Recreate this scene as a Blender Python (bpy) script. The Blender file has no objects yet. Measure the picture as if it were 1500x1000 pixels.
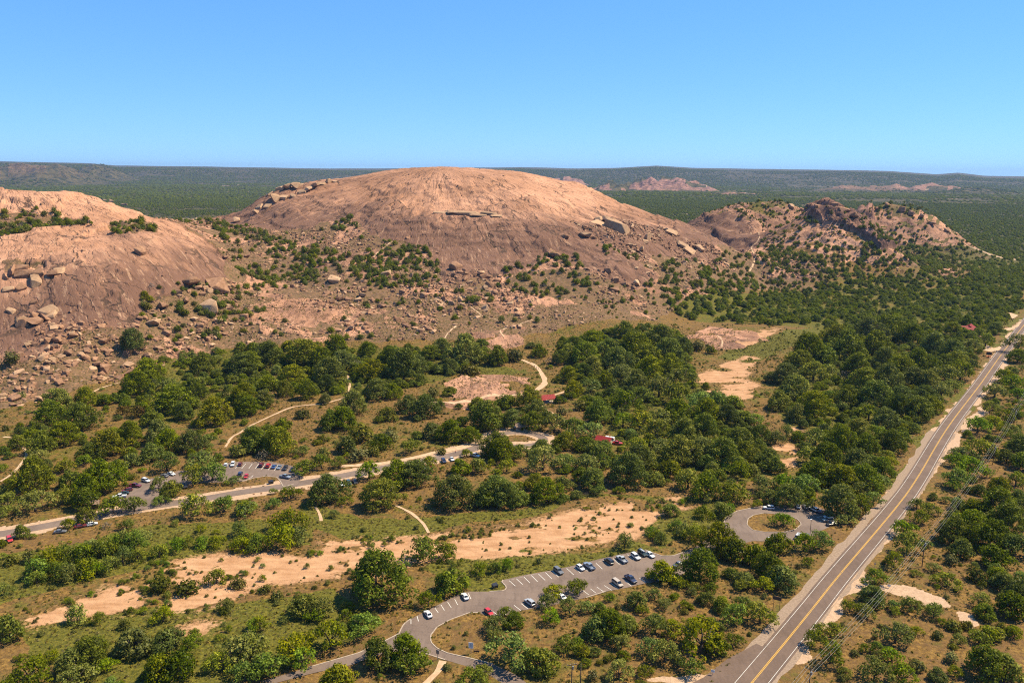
import bpy, bmesh, math, random
import numpy as np
from mathutils import Vector, Matrix, Euler

random.seed(7)
rng = np.random.default_rng(7)
scene = bpy.context.scene
COL = scene.collection
R = math.radians

# ------------------------------------------------------------------ camera
CAM_H = 145.0
FPX = 1167.0                      # focal length in photograph pixels (1500 wide)
PITCH, ROLL = R(12.0), R(0.38)
cam_d = bpy.data.cameras.new('camera')
cam_d.sensor_width = 36.0
cam_d.lens = 36.0 * FPX / 1500.0
cam_d.clip_start, cam_d.clip_end = 1.0, 60000.0
cam = bpy.data.objects.new('camera', cam_d)
COL.objects.link(cam)
CAM_M = Matrix.Rotation(math.pi / 2 - PITCH, 3, 'X') @ Matrix.Rotation(ROLL, 3, 'Z')
cam.matrix_world = Matrix.Translation((0, 0, CAM_H)) @ CAM_M.to_4x4()
scene.camera = cam

# ------------------------------------------------------------------ light
SUN_AZ, SUN_EL = R(72), R(54)      # azimuth clockwise from +Y (view direction)
EXPOSURE = 0.95
world = bpy.data.worlds.new('World')
scene.world = world
world.use_nodes = True
wn = world.node_tree
wn.nodes.clear()
w_out = wn.nodes.new('ShaderNodeOutputWorld')
w_bg = wn.nodes.new('ShaderNodeBackground')
w_sky = wn.nodes.new('ShaderNodeTexSky')
w_sky.sky_type = 'NISHITA'
w_sky.sun_disc = False
w_sky.sun_elevation = SUN_EL
w_sky.sun_rotation = SUN_AZ
w_sky.altitude = 600
w_sky.air_density = 0.8
w_sky.dust_density = 0.0
w_sky.ozone_density = 4.0
w_bg.inputs['Strength'].default_value = 0.118
w_hs = wn.nodes.new('ShaderNodeHueSaturation')      # polarised, saturated look of the photograph's sky
w_hs.inputs['Saturation'].default_value = 1.22
w_mul = wn.nodes.new('ShaderNodeMix')
w_mul.data_type, w_mul.blend_type = 'RGBA', 'MULTIPLY'
w_mul.inputs[0].default_value = 1.0
w_mul.inputs[7].default_value = (.84 * .145, 1.0 * .145, 1.30 * .145, 1)
wn.links.new(w_sky.outputs[0], w_hs.inputs['Color'])
wn.links.new(w_hs.outputs[0], w_mul.inputs[6])
w_gam = wn.nodes.new('ShaderNodeGamma')             # flatter gradient from horizon to zenith
w_gam.inputs['Gamma'].default_value = .48
w_mul2 = wn.nodes.new('ShaderNodeMix')
w_mul2.data_type, w_mul2.blend_type = 'RGBA', 'MULTIPLY'
w_mul2.inputs[0].default_value = 1.0
_sk = 1.0 / (.118 * 2 ** EXPOSURE)
w_mul2.inputs[7].default_value = (.49 * _sk, .78 * _sk, 1.05 * _sk, 1)
wn.links.new(w_mul.outputs[2], w_gam.inputs['Color'])
wn.links.new(w_gam.outputs[0], w_mul2.inputs[6])
wn.links.new(w_mul2.outputs[2], w_bg.inputs['Color'])
wn.links.new(w_bg.outputs[0], w_out.inputs['Surface'])

sun_d = bpy.data.lights.new('sun', 'SUN')
sun_d.energy = 5.0
sun_d.angle = R(0.53)
sun_d.color = (1.0, 0.88, 0.66)
sun = bpy.data.objects.new('sun', sun_d)
COL.objects.link(sun)
sv = Vector((math.sin(SUN_AZ) * math.cos(SUN_EL), math.cos(SUN_AZ) * math.cos(SUN_EL), math.sin(SUN_EL)))
sun.rotation_euler = sv.to_track_quat('Z', 'Y').to_euler()
sun.location = sv * 500

vs = scene.view_settings
vs.view_transform = 'Standard'
vs.look = 'None'
vs.exposure = EXPOSURE
vs.gamma = 1.0
cy = scene.cycles
cy.use_denoising = False
cy.filter_width = 1.1
cy.max_bounces = 5
cy.diffuse_bounces = 2
cy.glossy_bounces = 2
cy.transmission_bounces = 2
cy.transparent_max_bounces = 4
cy.volume_bounces = 0

# ------------------------------------------------------------------ helpers
def tag(o, label=None, cat=None, group=None, kind=None):
    if label: o['label'] = label
    if cat: o['category'] = cat
    if group: o['group'] = group
    if kind: o['kind'] = kind
    return o

def link(o, parent=None):
    COL.objects.link(o)
    if parent is not None:
        o.parent = parent
    return o

def empty(name, loc=(0, 0, 0), rz=0.0, scale=1.0):
    o = bpy.data.objects.new(name, None)
    o.empty_display_size = 0.5
    o.location = loc
    o.rotation_euler = (0, 0, rz)
    o.scale = (scale,) * 3
    return link(o)

def mesh_obj(name, me, parent=None, loc=None):
    o = bpy.data.objects.new(name, me)
    if loc is not None:
        o.location = loc
    return link(o, parent)

def pydata(name, v, f, mat=None, smooth=False):
    me = bpy.data.meshes.new(name)
    me.from_pydata([tuple(p) for p in v], [], f)
    if mat: me.materials.append(mat)
    if smooth:
        me.polygons.foreach_set('use_smooth', [True] * len(me.polygons))
    me.update()
    return me

def np_mesh(name, V, Q, mat=None, smooth=False):
    """V (n,3), Q (m,4) numpy -> mesh"""
    me = bpy.data.meshes.new(name)
    n, m, k = len(V), len(Q), Q.shape[1]
    me.vertices.add(n)
    me.vertices.foreach_set('co', np.ascontiguousarray(V, dtype=np.float32).ravel())
    me.loops.add(m * k)
    me.loops.foreach_set('vertex_index', np.ascontiguousarray(Q, dtype=np.int32).ravel())
    me.polygons.add(m)
    me.polygons.foreach_set('loop_start', np.arange(0, m * k, k, dtype=np.int32))
    me.polygons.foreach_set('loop_total', np.full(m, k, dtype=np.int32))
    if smooth:
        me.polygons.foreach_set('use_smooth', np.ones(m, dtype=bool))
    if mat: me.materials.append(mat)
    me.update()
    me.validate()
    return me

def bm_mesh(name, bm, mat=None, smooth=False):
    me = bpy.data.meshes.new(name)
    bm.to_mesh(me)
    bm.free()
    if mat: me.materials.append(mat)
    if smooth:
        me.polygons.foreach_set('use_smooth', [True] * len(me.polygons))
    return me

def bx(bm, x0, x1, y0, y1, z0, z1):
    vs_ = [bm.verts.new(p) for p in ((x0, y0, z0), (x1, y0, z0), (x1, y1, z0), (x0, y1, z0),
                                     (x0, y0, z1), (x1, y0, z1), (x1, y1, z1), (x0, y1, z1))]
    for f in ((3, 2, 1, 0), (4, 5, 6, 7), (0, 1, 5, 4), (1, 2, 6, 5), (2, 3, 7, 6), (3, 0, 4, 7)):
        bm.faces.new([vs_[i] for i in f])
    return vs_

def tube(bm, pts, radii, seg=6, cap=True):
    rings = []
    n = len(pts)
    for i, p in enumerate(pts):
        p = Vector(p)
        d = (Vector(pts[min(i + 1, n - 1)]) - Vector(pts[max(i - 1, 0)])).normalized()
        a = d.orthogonal().normalized() if abs(d.z) < .95 else Vector((1, 0, 0))
        a = (a - d * a.dot(d)).normalized()
        b = d.cross(a)
        r = radii[i] if hasattr(radii, '__len__') else radii
        rings.append([bm.verts.new(p + (a * math.cos(t) + b * math.sin(t)) * r)
                      for t in [2 * math.pi * k / seg for k in range(seg)]])
    for i in range(n - 1):
        for k in range(seg):
            bm.faces.new((rings[i][k], rings[i][(k + 1) % seg], rings[i + 1][(k + 1) % seg], rings[i + 1][k]))
    if cap:
        bm.faces.new(rings[0][::-1]); bm.faces.new(rings[-1])

# ------------------------------------------------------------------ noise
_P = rng.random((256, 256)).astype(np.float64)
def vnoise(x, y, sc, seed=0):
    x = np.asarray(x, float) / sc + seed * 17.31
    y = np.asarray(y, float) / sc + seed * 9.77
    xi = np.floor(x).astype(np.int64); yi = np.floor(y).astype(np.int64)
    fx = x - xi; fy = y - yi
    fx = fx * fx * fx * (fx * (fx * 6 - 15) + 10); fy = fy * fy * fy * (fy * (fy * 6 - 15) + 10)
    a = _P[xi & 255, yi & 255]; b = _P[(xi + 1) & 255, yi & 255]
    c = _P[xi & 255, (yi + 1) & 255]; d = _P[(xi + 1) & 255, (yi + 1) & 255]
    return (a + (b - a) * fx) * (1 - fy) + (c + (d - c) * fx) * fy

def fbm(x, y, sc, oct=4, seed=0, gain=.5):
    s = 0; amp = 1; tot = 0
    for k in range(oct):
        s = s + amp * (vnoise(x, y, sc / 2 ** k, seed + k) - .5) * 2
        tot += amp; amp *= gain
    return s / tot

def sstep(a, b, x):
    t = np.clip((np.asarray(x, float) - a) / (b - a), 0, 1)
    return t * t * (3 - 2 * t)

def inpoly(x, y, poly):
    x = np.asarray(x, float); y = np.asarray(y, float)
    res = np.zeros(x.shape, bool)
    p = np.asarray(poly, float)
    bb = (x > p[:, 0].min()) & (x < p[:, 0].max()) & (y > p[:, 1].min()) & (y < p[:, 1].max())
    idx = np.nonzero(bb)
    xx, yy = x[idx], y[idx]
    r = np.zeros(xx.shape, bool)
    j = len(p) - 1
    for i in range(len(p)):
        xi, yi = p[i]; xj, yj = p[j]
        if yi != yj:
            r ^= ((yi > yy) != (yj > yy)) & (xx < (xj - xi) * (yy - yi) / (yj - yi) + xi)
        j = i
    res[idx] = r
    return res

def dist_line(x, y, pl, reach=1e9):
    x = np.asarray(x, float); y = np.asarray(y, float)
    p = np.asarray(pl, float)
    out = np.full(x.shape, 1e9)
    bb = (x > p[:, 0].min() - reach) & (x < p[:, 0].max() + reach) & (y > p[:, 1].min() - reach) & (y < p[:, 1].max() + reach)
    idx = np.nonzero(bb)
    xx, yy = x[idx], y[idx]
    d = np.full(xx.shape, 1e18)
    for i in range(len(p) - 1):
        ax, ay = p[i]; bx_, by_ = p[i + 1]
        dx, dy = bx_ - ax, by_ - ay
        L = dx * dx + dy * dy + 1e-9
        t = np.clip(((xx - ax) * dx + (yy - ay) * dy) / L, 0, 1)
        d = np.minimum(d, (xx - ax - t * dx) ** 2 + (yy - ay - t * dy) ** 2)
    out[idx] = np.sqrt(d)
    return out

# ------------------------------------------------------------------ survey: pixel -> sight line
def sight(px, py):
    v = CAM_M @ Vector(((px - 750) / FPX, -(py - 500) / FPX, -1.0))
    return v

def at_y(px, py, Y):
    v = sight(px, py)
    t = Y / v.y
    return (v.x * t, Y, CAM_H + v.z * t)

def project(x, y, z):
    """world -> photograph pixel (numpy)"""
    M = np.array(CAM_M.transposed())
    d = np.stack([np.asarray(x, float), np.asarray(y, float), np.asarray(z, float) - CAM_H])
    c = np.tensordot(M, d, 1)
    return 750 - FPX * c[0] / c[2], 500 + FPX * c[1] / c[2], -c[2]

# ------------------------------------------------------------------ terrain heights
CTRL_PX = [  # pixel, depth: surveyed points on the two domes and the hills
 # left dome
 (0,540,530),(0,495,565),(0,450,600),(0,400,640),(0,345,720),(0,318,770),(0,281,850),(60,283,850),(130,291,860),(200,308,880),(245,320,890),(280,333,890),
 (60,340,725),(100,340,725),(180,342,725),(240,345,735),(290,356,750),(330,378,760),(100,400,640),(200,400,655),(280,395,700),(100,460,595),(200,450,620),
 (100,510,555),(200,490,590),(300,450,660),(300,480,630),(200,540,545),(300,520,600),(100,560,515),(0,590,490),(60,320,780),(150,322,790),(340,410,745),
 # saddle
 (350,400,800),(345,345,920),(300,335,960),(345,332,1000),
 # main dome crest
 (362,316,1060),(378,296,1085),(405,277,1110),(445,265,1140),(500,259,1160),(560,249,1175),(640,243,1180),(700,246,1180),(760,250,1180),(800,257,1180),
 (860,272,1170),(920,298,1150),(980,322,1120),(1030,343,1080),(1062,372,1040),
 # main dome face
 (640,270,1080),(640,300,1000),(640,340,920),(640,385,850),(640,430,760),(640,480,670),(640,510,620),
 (420,305,1040),(450,330,975),(500,350,920),(420,340,960),(520,300,1030),(520,275,1090),(550,330,950),(500,400,800),(420,385,850),(450,450,700),(550,400,800),(550,450,720),(400,500,620),(500,500,625),(550,500,630),
 (720,270,1080),(720,300,1000),(720,340,920),(720,390,840),(720,440,750),(720,500,640),
 (800,275,1100),(800,300,1020),(800,340,930),(800,380,860),(800,430,780),(800,480,690),(880,310,1060),(900,340,970),(900,370,900),(900,420,810),(900,470,710),
 (980,355,1010),(980,375,940),(980,420,850),(1050,400,960),(1050,440,850),(1000,460,790),(950,490,700),
 # right hills
 (1080,390,1030),(1070,350,1250),(1030,318,1400),(1070,304,1420),(1110,297,1430),(1150,300,1430),(1190,316,1420),(1110,330,1320),(1110,370,1150),(1110,410,1020),
 (1185,318,1260),(1215,304,1230),(1250,321,1200),(1280,340,1170),(1305,364,1130),(1200,345,1150),(1200,375,1080),(1200,405,1020),(1250,390,1070),(1160,370,1130),(1160,410,1010),
 (1258,318,1500),(1285,303,1520),(1340,305,1520),(1380,325,1480),(1405,350,1430),(1340,360,1340),(1300,385,1150),(1370,392,1140),(1400,408,1080),
]
CTRL = [at_y(a, b, c) for a, b, c in CTRL_PX]
for (x, y, z) in [(-560,1000,100),(-420,1010,82),(-700,860,128),(-900,800,110),(-900,1000,70),(-760,640,60),(-900,600,45),(-800,520,5),(-1100,500,0),(-1100,800,40),(-1150,1100,10),
                  (-560,1200,30),(-400,1250,50),(-250,1290,95),(-108,1300,128),(50,1300,118),(150,1290,90),(250,1260,60),(-400,1500,5),(-200,1560,10),(0,1560,12),(200,1480,10),(330,1250,25),(420,1300,25),
                  (-700,1400,0),(-1100,1400,0),(480,1600,25),(520,1750,5),(620,1600,30),(700,1720,20),(760,1650,15),(850,1500,4),(800,1300,3),(760,1100,1),(700,1000,0),(900,1800,0),(300,1800,0),(-400,1900,0),(-1000,1900,0),(1100,1500,0),(1100,1100,0),(890,1400,2),(940,1520,2),(850,1340,3),(900,1280,1),(830,1620,4),(600,1360,18),(680,1350,10),(545,1345,30),(485,1335,34),(640,1290,14),(740,1340,8),(560,1560,30),(520,1500,32)]:
    CTRL.append((x, y, z))
for y in (150, 280, 400, 470):
    for x in (-700, -450, -250, 0, 250, 500, 750):
        if not (y > 450 and x < -440): CTRL.append((x, y, 0))
for x, y in ((-150, 560), (0, 580), (120, 600), (220, 640), (330, 680), (420, 740), (520, 800), (620, 860), (500, 900), (650, 700), (800, 800), (430, 560), (250, 520), (-280, 540), (400, 860)):
    CTRL.append((x, y, 2.0 if y > 540 and x < 300 else 1.0))
CTRL = np.array(CTRL)
_cx, _cy, _cz = CTRL[:, 0] / 1000, CTRL[:, 1] / 1000, CTRL[:, 2]
def _tps(r2):
    return np.where(r2 > 1e-12, .5 * r2 * np.log(np.maximum(r2, 1e-12)), 0)
_n = len(CTRL)
_K = _tps((_cx[:, None] - _cx) ** 2 + (_cy[:, None] - _cy) ** 2) + np.eye(_n) * 2e-4
_A = np.zeros((_n + 3, _n + 3))
_A[:_n, :_n] = _K
_A[:_n, _n] = 1; _A[:_n, _n + 1] = _cx; _A[:_n, _n + 2] = _cy
_A[_n:, :_n] = _A[:_n, _n:].T
_w = np.linalg.solve(_A, np.concatenate([_cz, np.zeros(3)]))

_HC = {}
def hill(x, y):
    """smooth hills round the camera valley (rbf through the survey)"""
    x = np.asarray(x, float); y = np.asarray(y, float)
    shp = x.shape
    key = (x.size, float(x.sum()), float(y.sum()), float(x.flat[0]) if x.size else 0)
    if x.size > 1000 and _HC.get('k') == key: return _HC['v'].reshape(shp)
    x = x.ravel(); y = y.ravel()
    out = np.zeros(len(x))
    act = np.nonzero((y > 440) & (y < 1950) & (x > -1250) & (x < 1250))[0]
    for s in range(0, len(act), 40000):
        ii = act[s:s + 40000]
        a = x[ii] / 1000; b = y[ii] / 1000
        r2 = (a[:, None] - _cx) ** 2 + (b[:, None] - _cy) ** 2
        h = _tps(r2) @ _w[:_n] + _w[_n] + _w[_n + 1] * a + _w[_n + 2] * b
        m = sstep(440, 520, y[ii]) * (1 - sstep(1750, 1950, y[ii])) * (1 - sstep(1050, 1250, np.abs(x[ii])))
        h = np.maximum(h - 1.5, 0)
        out[ii] = h * h / (h + 3.0) * m * 1.0 + h * 3.0 / (h + 3.0) * m
    if len(x) > 1000: _HC['k'] = key; _HC['v'] = out
    return out.reshape(shp)

# far country -------------------------------------------------------
SIL = np.array([(-600,240),(-150,240),(0,238),(130,240),(170,243),(300,244),(480,247),(620,247),(760,245),(830,247),(900,246),(960,243),(1010,246),(1100,248),(1200,249),(1300,251),(1370,255),(1402,253),(1440,257),(1500,258),(1650,259),(2100,262)], float)
def far(x, y):
    x = np.asarray(x, float); y = np.asarray(y, float)
    r = np.hypot(x, y)
    front = y > 1.0
    px = 750 + FPX / math.cos(PITCH) * np.where(front, x / np.maximum(y, 1), 4.0)
    py = np.interp(px, SIL[:, 0], SIL[:, 1])
    # elevation of the far ridge seen there
    el = np.arctan((500 - py + math.tan(ROLL) * (px - 750)) / FPX) - PITCH
    ridge = CAM_H + 15000 * np.tan(el)
    b = np.exp(-((r - 15000) / 3000.) ** 2) + .6 * np.exp(-((r - 11000) / 1500.) ** 2)
    z = np.clip(ridge, 60, 400) * np.clip(b, 0, 1)
    roll_ = sstep(2300, 5500, r)
    z = z + roll_ * (1 - sstep(9000, 11500, r)) * (fbm(x, y, 2600, 4, 3) * 26 + 8)
    z = z + sstep(9000, 12000, r) * fbm(x, y, 1800, 4, 6) * 12
    return z

BUMPS = []   # px, py_top, R, half width m (across), half depth m, roughness, rock
for (px, pt, Rr, sx, sy, ro, rk) in [(900,268,6200,170,260,.45,1),(945,262,6200,200,300,.42,1),(985,262,6200,200,300,.42,1),(1022,268,6200,130,260,.45,1),(1075,279,5200,130,160,.6,1),(1110,283,5200,110,130,.6,1),
                                     (30,238,7200,330,500,.12,.45),(80,240,7200,260,500,.12,.4),(-60,239,7200,400,500,.12,.4),(140,241,8200,300,500,.1,.2),
                                     (830,259,8200,220,300,.5,.8),(1370,269,6400,260,300,.25,.6),(1300,271,6600,300,300,.25,.5),(1240,272,6600,250,300,.25,.5),(1430,276,6000,300,300,.25,.3),
                                     (300,302,1750,25,30,.4,1)]:
    v = sight(px, pt); t = Rr / v.y
    BUMPS.append((v.x * t, Rr, CAM_H + v.z * t, sx, sy, ro, rk))
def bumps(x, y):
    x = np.asarray(x, float); y = np.asarray(y, float)
    z = np.zeros_like(x); rk = np.zeros_like(z)
    for bx0, by0, bz, sx, sy, ro, r_ in BUMPS:
        q = ((x - bx0) / sx) ** 2 + ((y - by0) / sy) ** 2
        ii = np.nonzero(q < 7)
        if not len(ii[0]): continue
        g = np.exp(-q[ii]) - math.exp(-7)
        nz = 1 + ro * fbm(x[ii], y[ii], min(sx, 120) * .6, 3, 9, .65) * 1.3
        z[ii] = np.maximum(z[ii], bz * g * nz)
        rk[ii] = np.maximum(rk[ii], r_ * sstep(.12, .4, g))
    return z, rk

def base_h(x, y):
    z, _ = bumps(x, y)
    return np.maximum(hill(x, y) + far(x, y), z)

_ts = np.concatenate([np.linspace(150, 560, 140), np.linspace(562, 1700, 420), np.geomspace(1710, 20000, 120)])
def pick(px, py, up=0.0):
    """first ground point along a sight line (or the point `up` metres over the ground)"""
    v = sight(px, py)
    t = _ts / v.y
    X, Y, Z = v.x * t, _ts, CAM_H + v.z * t
    d = Z - base_h(X, Y) - up
    k = np.nonzero(d < 0)[0]
    if len(k) == 0: return None
    k = max(k[0], 1)
    f = d[k - 1] / (d[k - 1] - d[k])
    x = X[k - 1] + (X[k] - X[k - 1]) * f; y = Y[k - 1] + (Y[k] - Y[k - 1]) * f
    return (float(x), float(y))

def flat(px, py, z=0.0):
    v = sight(px, py)
    t = (z - CAM_H) / v.z
    return (v.x * t, v.y * t)

def P2(pts):
    return [pick(a, b) for a, b in pts]
def F2(pts):
    return [flat(a, b) for a, b in pts]

# ------------------------------------------------------------------ plan of the place (surveyed lines)
def smooth_line(pts, n=4):
    """Catmull-Rom"""
    P = [np.array(p, float) for p in pts]
    out = []
    for i in range(len(P) - 1):
        p0 = P[max(i - 1, 0)]; p1 = P[i]; p2 = P[i + 1]; p3 = P[min(i + 2, len(P) - 1)]
        for k in range(n):
            t = k / n
            out.append(.5 * ((2 * p1) + (-p0 + p2) * t + (2 * p0 - 5 * p1 + 4 * p2 - p3) * t * t + (-p0 + 3 * p1 - 3 * p2 + p3) * t ** 3))
    out.append(P[-1])
    return [tuple(p) for p in out]

HWY = [flat(*p) for p in ((1101,1000),(1153,937),(1191,890),(1231,840),(1311,745),(1343.5,700),(1389,625),(1438,560),(1470,515),(1503,472))]
d0 = np.array(HWY[0]) - np.array(HWY[1]); d0 /= np.linalg.norm(d0)
d1 = np.array(HWY[-1]) - np.array(HWY[-2]); d1 /= np.linalg.norm(d1)
HWY = [tuple(np.array(HWY[0]) + d0 * 160)] + HWY + [tuple(np.array(HWY[-1]) + d1 * 150), tuple(np.array(HWY[-1]) + d1 * 420 + np.array((25, 0)))]
HWY = smooth_line(HWY, 8)

LOT_PX = [(403,1000),(380,998),(452,977),(525,956),(560,940),(584,928),(591,914),(596,910),(602,906),(635,889),(652,880),(673,869),(687,866),(717,866),(738,865),(742,862),(741,858),(735,852),(737,849),
          (767,842),(808,835),(840,828),(880,818),(920,809),(945,805),(958,810),(970,814),(985,814),(1000,809),(1022,799),(1042,786),(1058,770),(1064,757),(1080,748),(1100,744),(1117,741),(1137,741),(1157,738),
          (1180,738),(1200,743),(1220,751),(1226,762),(1218,770),(1205,776),(1192,784),(1170,790),(1140,793),(1105,792),(1080,797),(1050,808),(1030,820),(1008,836),(990,846),(965,851),(945,854),(915,861),(887,866),(858,875),
          (810,886),(763,894),(740,901),(727,904),(712,901),(700,897),(688,897),(660,907),(640,918),(631,930),(631,940),(640,949),(655,956),(690,964),(722,972),(760,990),(775,1003),(740,1003),(720,990),(693,978),(652,966),(627,958),(590,952),(560,957),(516,973),(460,985)]
LOT = F2(LOT_PX)
ISL = F2([(1096,759),(1104,754),(1120,751),(1150,754),(1168,760),(1174,767),(1166,775),(1150,779),(1120,779),(1102,776),(1094,768)])
UP_ROAD = smooth_line(F2([(-60,790),(0,782),(45,774),(92,765),(130,757),(180,748),(230,740),(300,730),(345,722),(400,714),(450,706),(500,697),(540,689),(590,680),(640,671),(685,660),(706,652)]), 4)
UP_LOT = F2([(168,734),(180,722),(195,713),(207,704),(235,697),(262,689),(285,690),(320,680),(345,676),(400,676),(430,682),(440,690),(445,700),(430,709),(415,713),(411,705),(406,699),(390,697),(372,700),(355,705),(320,706),(285,708),(262,716),(250,724),(225,738),(190,745)])
LOOP_C = flat(757, 643)
_l = np.array(flat(712, 645)); _r = np.array(flat(800, 643)); _t = np.array(flat(757, 633)); _b = np.array(flat(757, 653))
LOOP_A, LOOP_B = np.linalg.norm(_r - _l) / 2 * .9, np.linalg.norm(_t - _b) / 2 * 1.0
LOOP = [(LOOP_C[0] + LOOP_A * math.cos(t), LOOP_C[1] + LOOP_B * math.sin(t)) for t in np.linspace(0, 2 * math.pi, 49)]

SAND = [F2(p) for p in (
    [(1018,727),(985,730),(950,734),(900,736),(870,741),(830,752),(790,759),(760,768),(700,774),(640,781),(600,786),(560,789),(520,786),(480,792),(462,796),(480,806),(440,812),(390,808),(340,808),(290,815),(250,821),(222,826),(205,842),(170,858),(140,865),(100,880),(70,892),(40,905),(25,914),(60,918),(95,914),(130,903),(180,900),(250,899),(300,893),(345,882),(385,866),(370,858),(420,853),(460,851),(500,847),(530,840),(570,838),(600,836),(640,833),(665,826),(700,816),(740,812),(800,810),(850,803),(890,797),(925,788),(945,775),(962,765),(968,755),(1000,744),(1020,734)],
    [(1017,556),(1030,545),(1050,537),(1070,529),(1100,520),(1115,524),(1100,538),(1094,552),(1110,562),(1103,580),(1085,588),(1050,577),(1025,572)],
    [(1120,655),(1140,648),(1165,650),(1172,668),(1166,690),(1152,684),(1130,668)],
    [(1155,625),(1175,625),(1180,640),(1162,642)],
    [(1060,505),(1085,488),(1130,480),(1150,480),(1120,496),(1080,512)],
    [(455,783),(480,780),(520,779),(530,783),(490,787),(460,789)],
    [(240,925),(310,905),(330,915),(300,930),(265,932)])]
DIRT = [F2(p) for p in (
    [(1290,852),(1330,857),(1378,872),(1388,886),(1360,884),(1320,872),(1290,862)], [(1398,890),(1420,895),(1440,912),(1428,922),(1405,908)],
    [(950,1000),(975,988),(1010,985),(1060,990),(1090,1000)], [(1230,858),(1262,832),(1280,846),(1262,862),(1240,872)],
    [(1308,708),(1330,690),(1345,700),(1325,720)], [(1405,625),(1440,595),(1448,604),(1415,636)])]
TRAIL = [(3.6, [(765,527),(784,536),(795,549),(798,560),(788,570),(772,577),(750,579),(720,580),(690,586),(650,590),(610,588)]),
         (2.2, [(842,568),(825,574),(808,580),(795,590),(800,600),(812,608),(826,615)]),
         (1.6, [(350,634),(366,624),(398,609),(420,599),(442,594),(470,592),(490,587),(505,582),(511,574),(512,562),(508,550)]),
         (4.0, [(500,682),(530,681),(567,678),(597,672),(639,663),(682,654),(702,642),(720,632),(745,628),(790,634)]),
         (1.6, [(135,575),(150,568),(172,561),(182,560)]),
         (1.5, [(0,705),(20,692),(38,668),(34,655),(22,642),(5,640)]),
         (1.4, [(738,497),(733,486),(745,480),(760,476),(780,470)]),
         (1.6, [(648,506),(655,490),(668,478)]),
         (1.5, [(330,655),(340,640),(350,634)]),
         (1.3, [(462,742),(468,752),(470,763)]),
         (1.5, [(580,740),(600,750),(618,765),(628,780)]),
         (1.6, [(1056,510),(1058,500),(1048,492)]),
         (1.8, [(1100,340),(1112,352),(1100,365),(1106,380),(1098,398)]),
         (2.2, [(620,1003),(640,985),(650,968)]),
         (1.2, [(690,452),(705,462),(730,470)]), (1.4, [(545,380),(560,365),(575,352)])]
TRAIL = [(w, smooth_line(P2(p), 4)) for w, p in TRAIL]

GRANITE_MAIN = P2([(345,330),(400,337),(455,335),(475,322),(520,324),(540,345),(590,352),(630,372),(645,405),(640,425),(690,408),(760,400),(800,378),(840,385),(890,412),(935,425),(965,408),(930,380),(1000,378),(1055,385),(1045,360)]) + [(420, 1250), (330, 1420), (-100, 1500), (-380, 1400), (-430, 1100)]
GRANITE_LEFT = P2([(0,535),(60,525),(75,495),(130,480),(200,482),(215,445),(262,425),(330,405),(338,385),(300,350),(275,338)]) + [(-440, 1000), (-900, 1050), (-1150, 800), (-900, 520), (-700, 470)]
GRANITE_SMALL = [P2(p) for p in ([(650,560),(690,545),(770,552),(785,568),(770,580),(700,588),(655,580)], [(620,585),(690,585),(740,592),(720,610),(690,600),(640,598)],
    [(1000,500),(1040,478),(1100,485),(1130,500),(1070,512),(1020,515)], [(1022,322),(1055,308),(1100,313),(1112,325),(1060,330)], [(1110,328),(1150,315),(1190,312),(1180,330),(1130,338)],
    [(1180,345),(1200,320),(1225,310),(1260,330),(1300,362),(1310,375),(1270,372),(1230,350),(1210,380),(1185,372)], [(1260,325),(1290,318),(1330,325),(1310,335),(1280,338)],
    [(1340,330),(1380,330),(1408,352),(1380,350),(1350,342)], [(1340,385),(1380,385),(1405,405),(1370,402)], [(900,395),(960,395),(975,418),(930,425),(890,415)], [(560,420),(640,410),(690,440),(650,450),(600,440)],
    [(740,420),(800,440),(780,450),(730,440)], [(690,505),(760,490),(770,505),(720,520)])]
CRAG = P2([(1176,322),(1195,306),(1215,301),(1240,312),(1280,334),(1306,358),(1312,372),(1290,372),(1262,352),(1232,338),(1205,332)])
TERRACE = [P2(p) for p in ([(-20,310),(40,306),(128,318),(132,332),(60,338),(-20,345)], [(160,330),(225,332),(228,340),(170,341)], [(5,385),(60,378),(65,388),(10,398)])]
GREEN = [P2(p) for p in ([(440,740),(560,752),(700,748),(820,738),(1000,715),(1010,727),(900,733),(790,756),(640,778),(520,782),(440,770)], [(1040,520),(1120,490),(1200,478),(1215,485),(1160,505),(1100,530),(1070,525)],
    [(0,800),(200,770),(330,770),(470,760),(470,800),(220,820),(0,890)], [(0,920),(330,880),(520,850),(570,900),(330,1000),(0,1000)], [(640,830),(740,815),(920,795),(960,805),(780,838),(690,860)], [(960,740),(1060,720),(1060,760),(960,800),(940,780)],
    [(1310,700),(1420,560),(1435,560),(1345,690),(1320,715)], [(680,530),(770,540),(740,548),(660,548)], [(1450,510),(1500,450),(1500,470),(1462,512)])]
FOREST = [P2(p) for p in ([(960,440),(1000,428),(1080,428),(1200,425),(1300,405),(1400,410),(1498,385),(1498,450),(1465,480),(1430,525),(1400,560),(1340,640),(1290,690),(1230,740),(1175,700),(1170,640),(1130,590),(1150,530),(1195,500),(1210,482),(1120,475),(1000,465)],
    [(820,500),(900,485),(960,480),(1000,490),(1010,520),(1020,560),(1085,600),(1125,650),(1120,690),(1060,720),(990,700),(900,640),(860,600),(830,560)],
    [(190,560),(250,520),(330,512),(450,508),(560,512),(700,512),(735,520),(650,555),(540,585),(400,570),(250,620),(180,600)])]
ROCKY = P2([(0,600),(100,575),(180,545),(330,510),(560,500),(760,495),(830,480),(960,470),(1000,440),(1120,425),(1200,410)]) + [(330, 1200), (-100, 1400), (-430, 1150), (-900, 1050), (-1000, 500)]

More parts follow.
